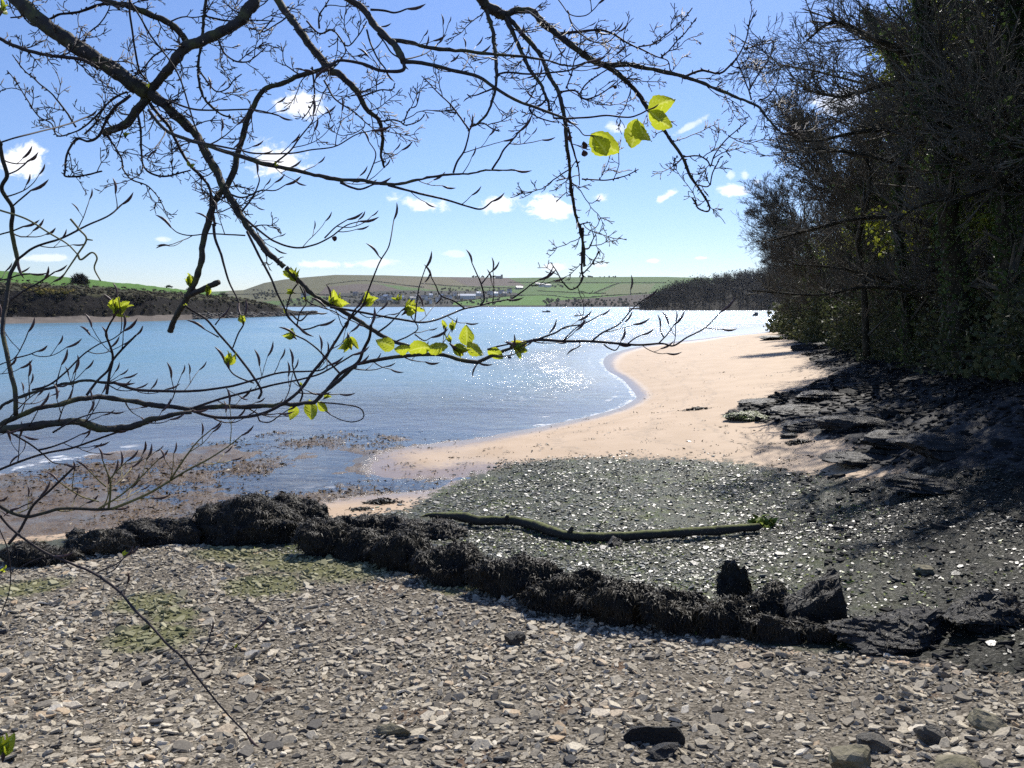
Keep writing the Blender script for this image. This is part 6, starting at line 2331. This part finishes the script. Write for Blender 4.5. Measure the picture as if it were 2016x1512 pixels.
tr_ = thing('beech_tree', 'overhanging beech tree whose bare dark boughs cross the top of the view', 'tree', (-2.6, 1.0, 4.6))
sp_ = thing('young_beech', 'young beech with budding branches reaching in low from the left edge over the water', 'tree', (-2.2, .9, 2.2))
lw_ = thing('beech_sapling', 'thin sapling with a long arching stem over the shingle at the lower left', 'tree', (-1.9, .8, 1.9))
bough_system(tr_, TOP, M_SHOOT, 1)
bough_system(sp_, SAP, M_SHOOT, 2)
bough_system(lw_, LOW[:8], M_SUNSHOOT, 3)
bough_system(lw_, LOW[8:], M_SHOOT, 4)
td = thing('vine_tendril', 'thin pale curling tendril hanging in front of the sky at the left edge', 'vine', (-.62, .9, 4.1))
for pts in ((0,40,150,90,280,170,380,230,440,290), (440,290,460,320,520,280,550,310,535,370,570,440), (400,90,450,150,490,205,440,290,400,350,360,410), (490,205,525,210)):
    p = smooth_line(px_of('E', pts), 8)
    P = at(p[:, 0], p[:, 1], .9) - np.array(td.location)
    g = Geo(); g.add(*tube(P, np.linspace(4.2, 2.6, len(P)) * .5 * .9 / F, 6))
    g.build('stem', M_SUNSHOOT, td)


# leaves just out of the bud
def leaf_mesh(seed, width=.62, fold=.35, curl=.3, pleat=.05):
    r = np.random.default_rng(seed)
    nu, nv = 15, 11
    u = np.linspace(0, 1, nu)
    prof = np.sin(np.pi * u ** .85) ** .75 * width * .5
    V = np.zeros((nu, nv, 3)); vein = np.zeros((nu, nv)); tip = np.zeros((nu, nv))
    for j in range(nv):
        s = -1 + 2 * j / (nv - 1)
        uu = u + .10 * abs(s) * np.sin(np.pi * u)
        serr = 1 + .07 * np.sin(uu * 47) * abs(s) ** 6 + .05 * np.sin(uu * 9 + s * 2)
        V[:, j, 0] = s * prof * serr
        V[:, j, 2] = uu - .10 * abs(s) * np.sin(np.pi * u)
        ph = (u - .25 * abs(s)) * 7.5 * 2 * np.pi
        V[:, j, 1] = fold * abs(s) * prof + pleat * np.cos(ph) * np.sin(np.pi * u) * min(1, abs(s) * 2.2) - curl * u * u * .5
        vein[:, j] = np.maximum(np.clip(np.cos(ph), 0, 1) ** 3, 1.0 if j == nv // 2 else 0)
        tip[:, j] = .35 * u + .2 * abs(s)
    V[:, :, 1] += .07 * np.sin(u * 5 + 1.7 * seed)[:, None] * np.linspace(-1, 1, nv)[None] 
    V[:, :, 0] += .08 * np.sin(u * 3 + r.uniform(0, 6))[:, None] * u[:, None]
    return grid_geo(V, vein=vein, tip=tip)


LEAF_GEO = [leaf_mesh(i, w, f, c) for i, (w, f, c) in enumerate(((.70, .25, .35), (.62, .45, .2), (.75, .15, .6), (.55, .6, .4)))]
LEAF_ME = []
for lg in LEAF_GEO:
    me = lg.mesh('leaf')
    me.materials.append(M_LEAF)
    LEAF_ME.append(me)


def add_leaf(root, px, py, dx, dy, size, d, seed, toward=0.0, roll=0.0):
    r = np.random.default_rng(seed)
    o = bpy.data.objects.new('leaf', LEAF_ME[seed % 4])
    C.objects.link(o)
    o.parent = root
    p = np.array([[px, py]])
    dd = depth_at(p, d)[0]
    a = math.atan2(dy, dx)
    B = basis(img_dir(a, toward), img_dir(a + math.pi / 2) * math.cos(roll) + FWD * math.sin(roll))
    B = np.stack([B[:, 1], -B[:, 0], B[:, 2]], 1)
    place(o, at(px, py, dd) - np.array(root.location), B, size * dd / F)
    return o


def burst(root, px, py, dx, dy, size, d, seed, n=6, brown=.25):
    """a bud opening: a sheath and a fan of small pleated leaves"""
    r = np.random.default_rng(seed)
    dd = depth_at(np.array([[px, py]]), d)[0]
    a = math.atan2(dy, dx)
    z = img_dir(a)
    g = Geo()
    for i in range(n):
        lg = LEAF_GEO[(seed + i) % 4]
        V = np.concatenate(lg.v)
        sc = size * r.uniform(.65, 1.1)
        zz = img_dir(a + r.normal(0, .42), r.normal(0, .5))
        hint = r.normal(size=3)
        B = basis(zz, hint)
        V = (V * np.array([.75, 1, 1]) * sc) @ B.T + z * size * .02
        g.add(V * dd / F, quads=np.concatenate(lg.q), vein=np.concatenate(lg.a['vein']), tip=np.concatenate(lg.a['tip']) + brown * r.uniform(0, 1.6))
    o = g.build('opening_leaf_bud', M_LEAF, root)
    o.location = tuple(at(px, py, dd) - np.array(root.location))
    g = Geo()
    for i in range(4):
        zz = img_dir(a + r.normal(0, .3), r.normal(0, .35))
        pts = np.array([-z * size * .25, zz * size * .12, zz * size * .34]) * dd / F
        g.add(*tube(pts, np.array([.5, 2.2, .4]) * dd / F * size / 26, 5))
    g.build('bud_scale', M_BUD, o)


def cp(c, x, y):
    x0, y0, s = CROP[c]
    return x0 + x / s, y0 + y / s


# three big leaves against the sky
add_leaf(tr_, *cp('C', 470, 758), .75, .62, 66, 1.9, 2, .1, .15)
add_leaf(tr_, *cp('C', 478, 762), .55, .85, 56, 1.9, 1, -.2, .7)
add_leaf(tr_, *cp('C', 725, 672), -.12, 1, 60, 1.9, 0, .1, .1)
add_leaf(tr_, *cp('C', 735, 672), .32, 1, 60, 1.9, 3, -.2, -.5)
add_leaf(tr_, *cp('C', 795, 625), 1, -.45, 56, 1.9, 0, .1, .1)
add_leaf(tr_, *cp('C', 800, 625), .85, .75, 60, 1.9, 3, -.1, .3)
for i, (c, x, y, dx, dy, s) in enumerate((('F', 1265, 790, -1, -.45, 38), ('F', 1262, 792, 1, .05, 36), ('F', 1355, 812, 1, -.25, 46), ('F', 1480, 800, 1, -.1, 44), ('F', 1740, 775, .02, -1, 40), ('F', 1750, 745, .75, .8, 44), ('F', 1880, 810, 1, .35, 34), ('F', 700, 1130, .15, 1, 42), ('F', 610, 1170, -.35, 1, 30), ('F', 760, 1140, .8, .9, 30))):
    add_leaf(sp_, *cp(c, x, y), dx, dy, s, 1.4, 10 + i, .15 * (-1) ** i, .3 * (-1) ** i)
BU = [('F', 620, 350, -.35, -1, 30, tr_, 2.6, 8), ('F', 600, 425, -.9, -.7, 16, tr_, 2.3, 4), ('F', 677, 480, 0, -1, 9, tr_, 2.4, 4), ('F', 850, 495, .7, -.6, 36, tr_, 2.6, 8), ('F', 1060, 505, .55, -.8, 32, tr_, 2.5, 7),
      ('F', 1292, 475, 0, -1, 15, tr_, 2.4, 4), ('F', 1335, 555, .55, -.45, 36, tr_, 2.4, 8), ('F', 605, 720, -.75, -.75, 26, sp_, 1.4, 6), ('F', 265, 625, .05, -1, 22, sp_, 1.4, 6), ('F', 168, 905, -.3, -1, 27, sp_, 1.4, 6),
      ('E', 1085, 480, -.1, -1, 30, tr_, 2.6, 8), ('E', 1178, 520, .05, -1, 20, tr_, 2.6, 4), ('E', 655, 625, .55, -.75, 34, sp_, 1.3, 7), ('F', 1592, 660, -.1, -1, 16, sp_, 1.4, 5), ('F', 1645, 675, 0, -1, 18, sp_, 1.4, 5), ('F', 1635, 750, -.2, -1, 18, sp_, 1.4, 5),
      ('F', 1650, 775, .4, .3, 34, sp_, 1.4, 6), ('G', 350, 760, 1, .35, 44, sp_, 1.4, 9), ('F', 960, 715, .1, 1, 36, sp_, 1.4, 8), ('F', 800, 1125, .8, -.5, 16, sp_, 1.4, 5), ('E', 1705, 1035, .2, -.5, 9, sp_, 1.4, 4), ('E', 1060, 585, -.4, -.5, 9, tr_, 2.5, 4),
      ('H', 700, 850, .7, -.6, 13, lw_, 1.2, 4), ('A', 838, 500, -.1, -1, 13, tr_, 2.3, 4), ('A', 708, 780, 0, -1, 13, tr_, 2.4, 4), ('A', 1080, 950, .1, -1, 12, tr_, 2.4, 4), ('A', 1560, 940, .2, -1, 9, tr_, 2.0, 4), ('H', 1340, 1370, .3, -1, 9, lw_, 1.2, 4), ('H', 10, 940, .2, -1, 14, lw_, 1.2, 4), ('F', 545, 560, -.2, -1, 8, tr_, 2.3, 4)]
for i, (c, x, y, dx, dy, s, root, d, n) in enumerate(BU):
    burst(root, *cp(c, x, y), dx, dy, s, d, 50 + i, n, .35 if i in (6, 16, 17, 18) else .12)
burst(lw_, 6, 1490, .1, -1, 44, .8, 99, 5)
burst(lw_, 2, 25, .3, -1, 30, .9, 98, 4)
# a few withered leaves caught on the twigs
for i, (c, x, y, s) in enumerate((('F', 850, 60, 13), ('B', 1870, 850, 16), ('B', 1800, 770, 14), ('C', 620, 495, 9), ('C', 440, 845, 14))):
    d = 2.2 if i == 0 else 2.6
    px, py = cp(c, x, y)
    o = bpy.data.objects.new('withered_leaf', leaf_mesh(60 + i, .8, .9, 1.2, .06).mesh('withered_leaf'))
    o.data.materials.append(M_DRYLEAF)
    C.objects.link(o); o.parent = tr_
    dd = depth_at(np.array([[px, py]]), d)[0]
    place(o, at(px, py, dd) - np.array(tr_.location), basis(img_dir(.4 + i), FWD + .2), s * dd / F)

# ------------------------------------------------------------------ the air between here and the far hills
hz = bpy.data.materials.new('haze')
hz.use_nodes = True
hz.node_tree.nodes.clear()
_t = NT(hz.node_tree)
_v = _t.new('ShaderNodeVolumePrincipled')
_v.inputs['Color'].default_value = (.90, .94, 1.0, 1)
_v.inputs['Density'].default_value = HAZE
_v.inputs['Anisotropy'].default_value = .35
_o = _t.new('ShaderNodeOutputMaterial')
_t.l.new(_v.outputs[0], _o.inputs['Volume'])
hb = np.array([(x, y, z) for z in (-6.0, 110.0) for y in (-80.0, 3300.0) for x in (-4200.0, 4200.0)])
g = Geo()
g.add(hb, quads=[(0, 1, 5, 4), (1, 3, 7, 5), (3, 2, 6, 7), (2, 0, 4, 6), (4, 5, 7, 6), (0, 2, 3, 1)])
g.build('haze', hz, None, 'stuff', smooth=False)
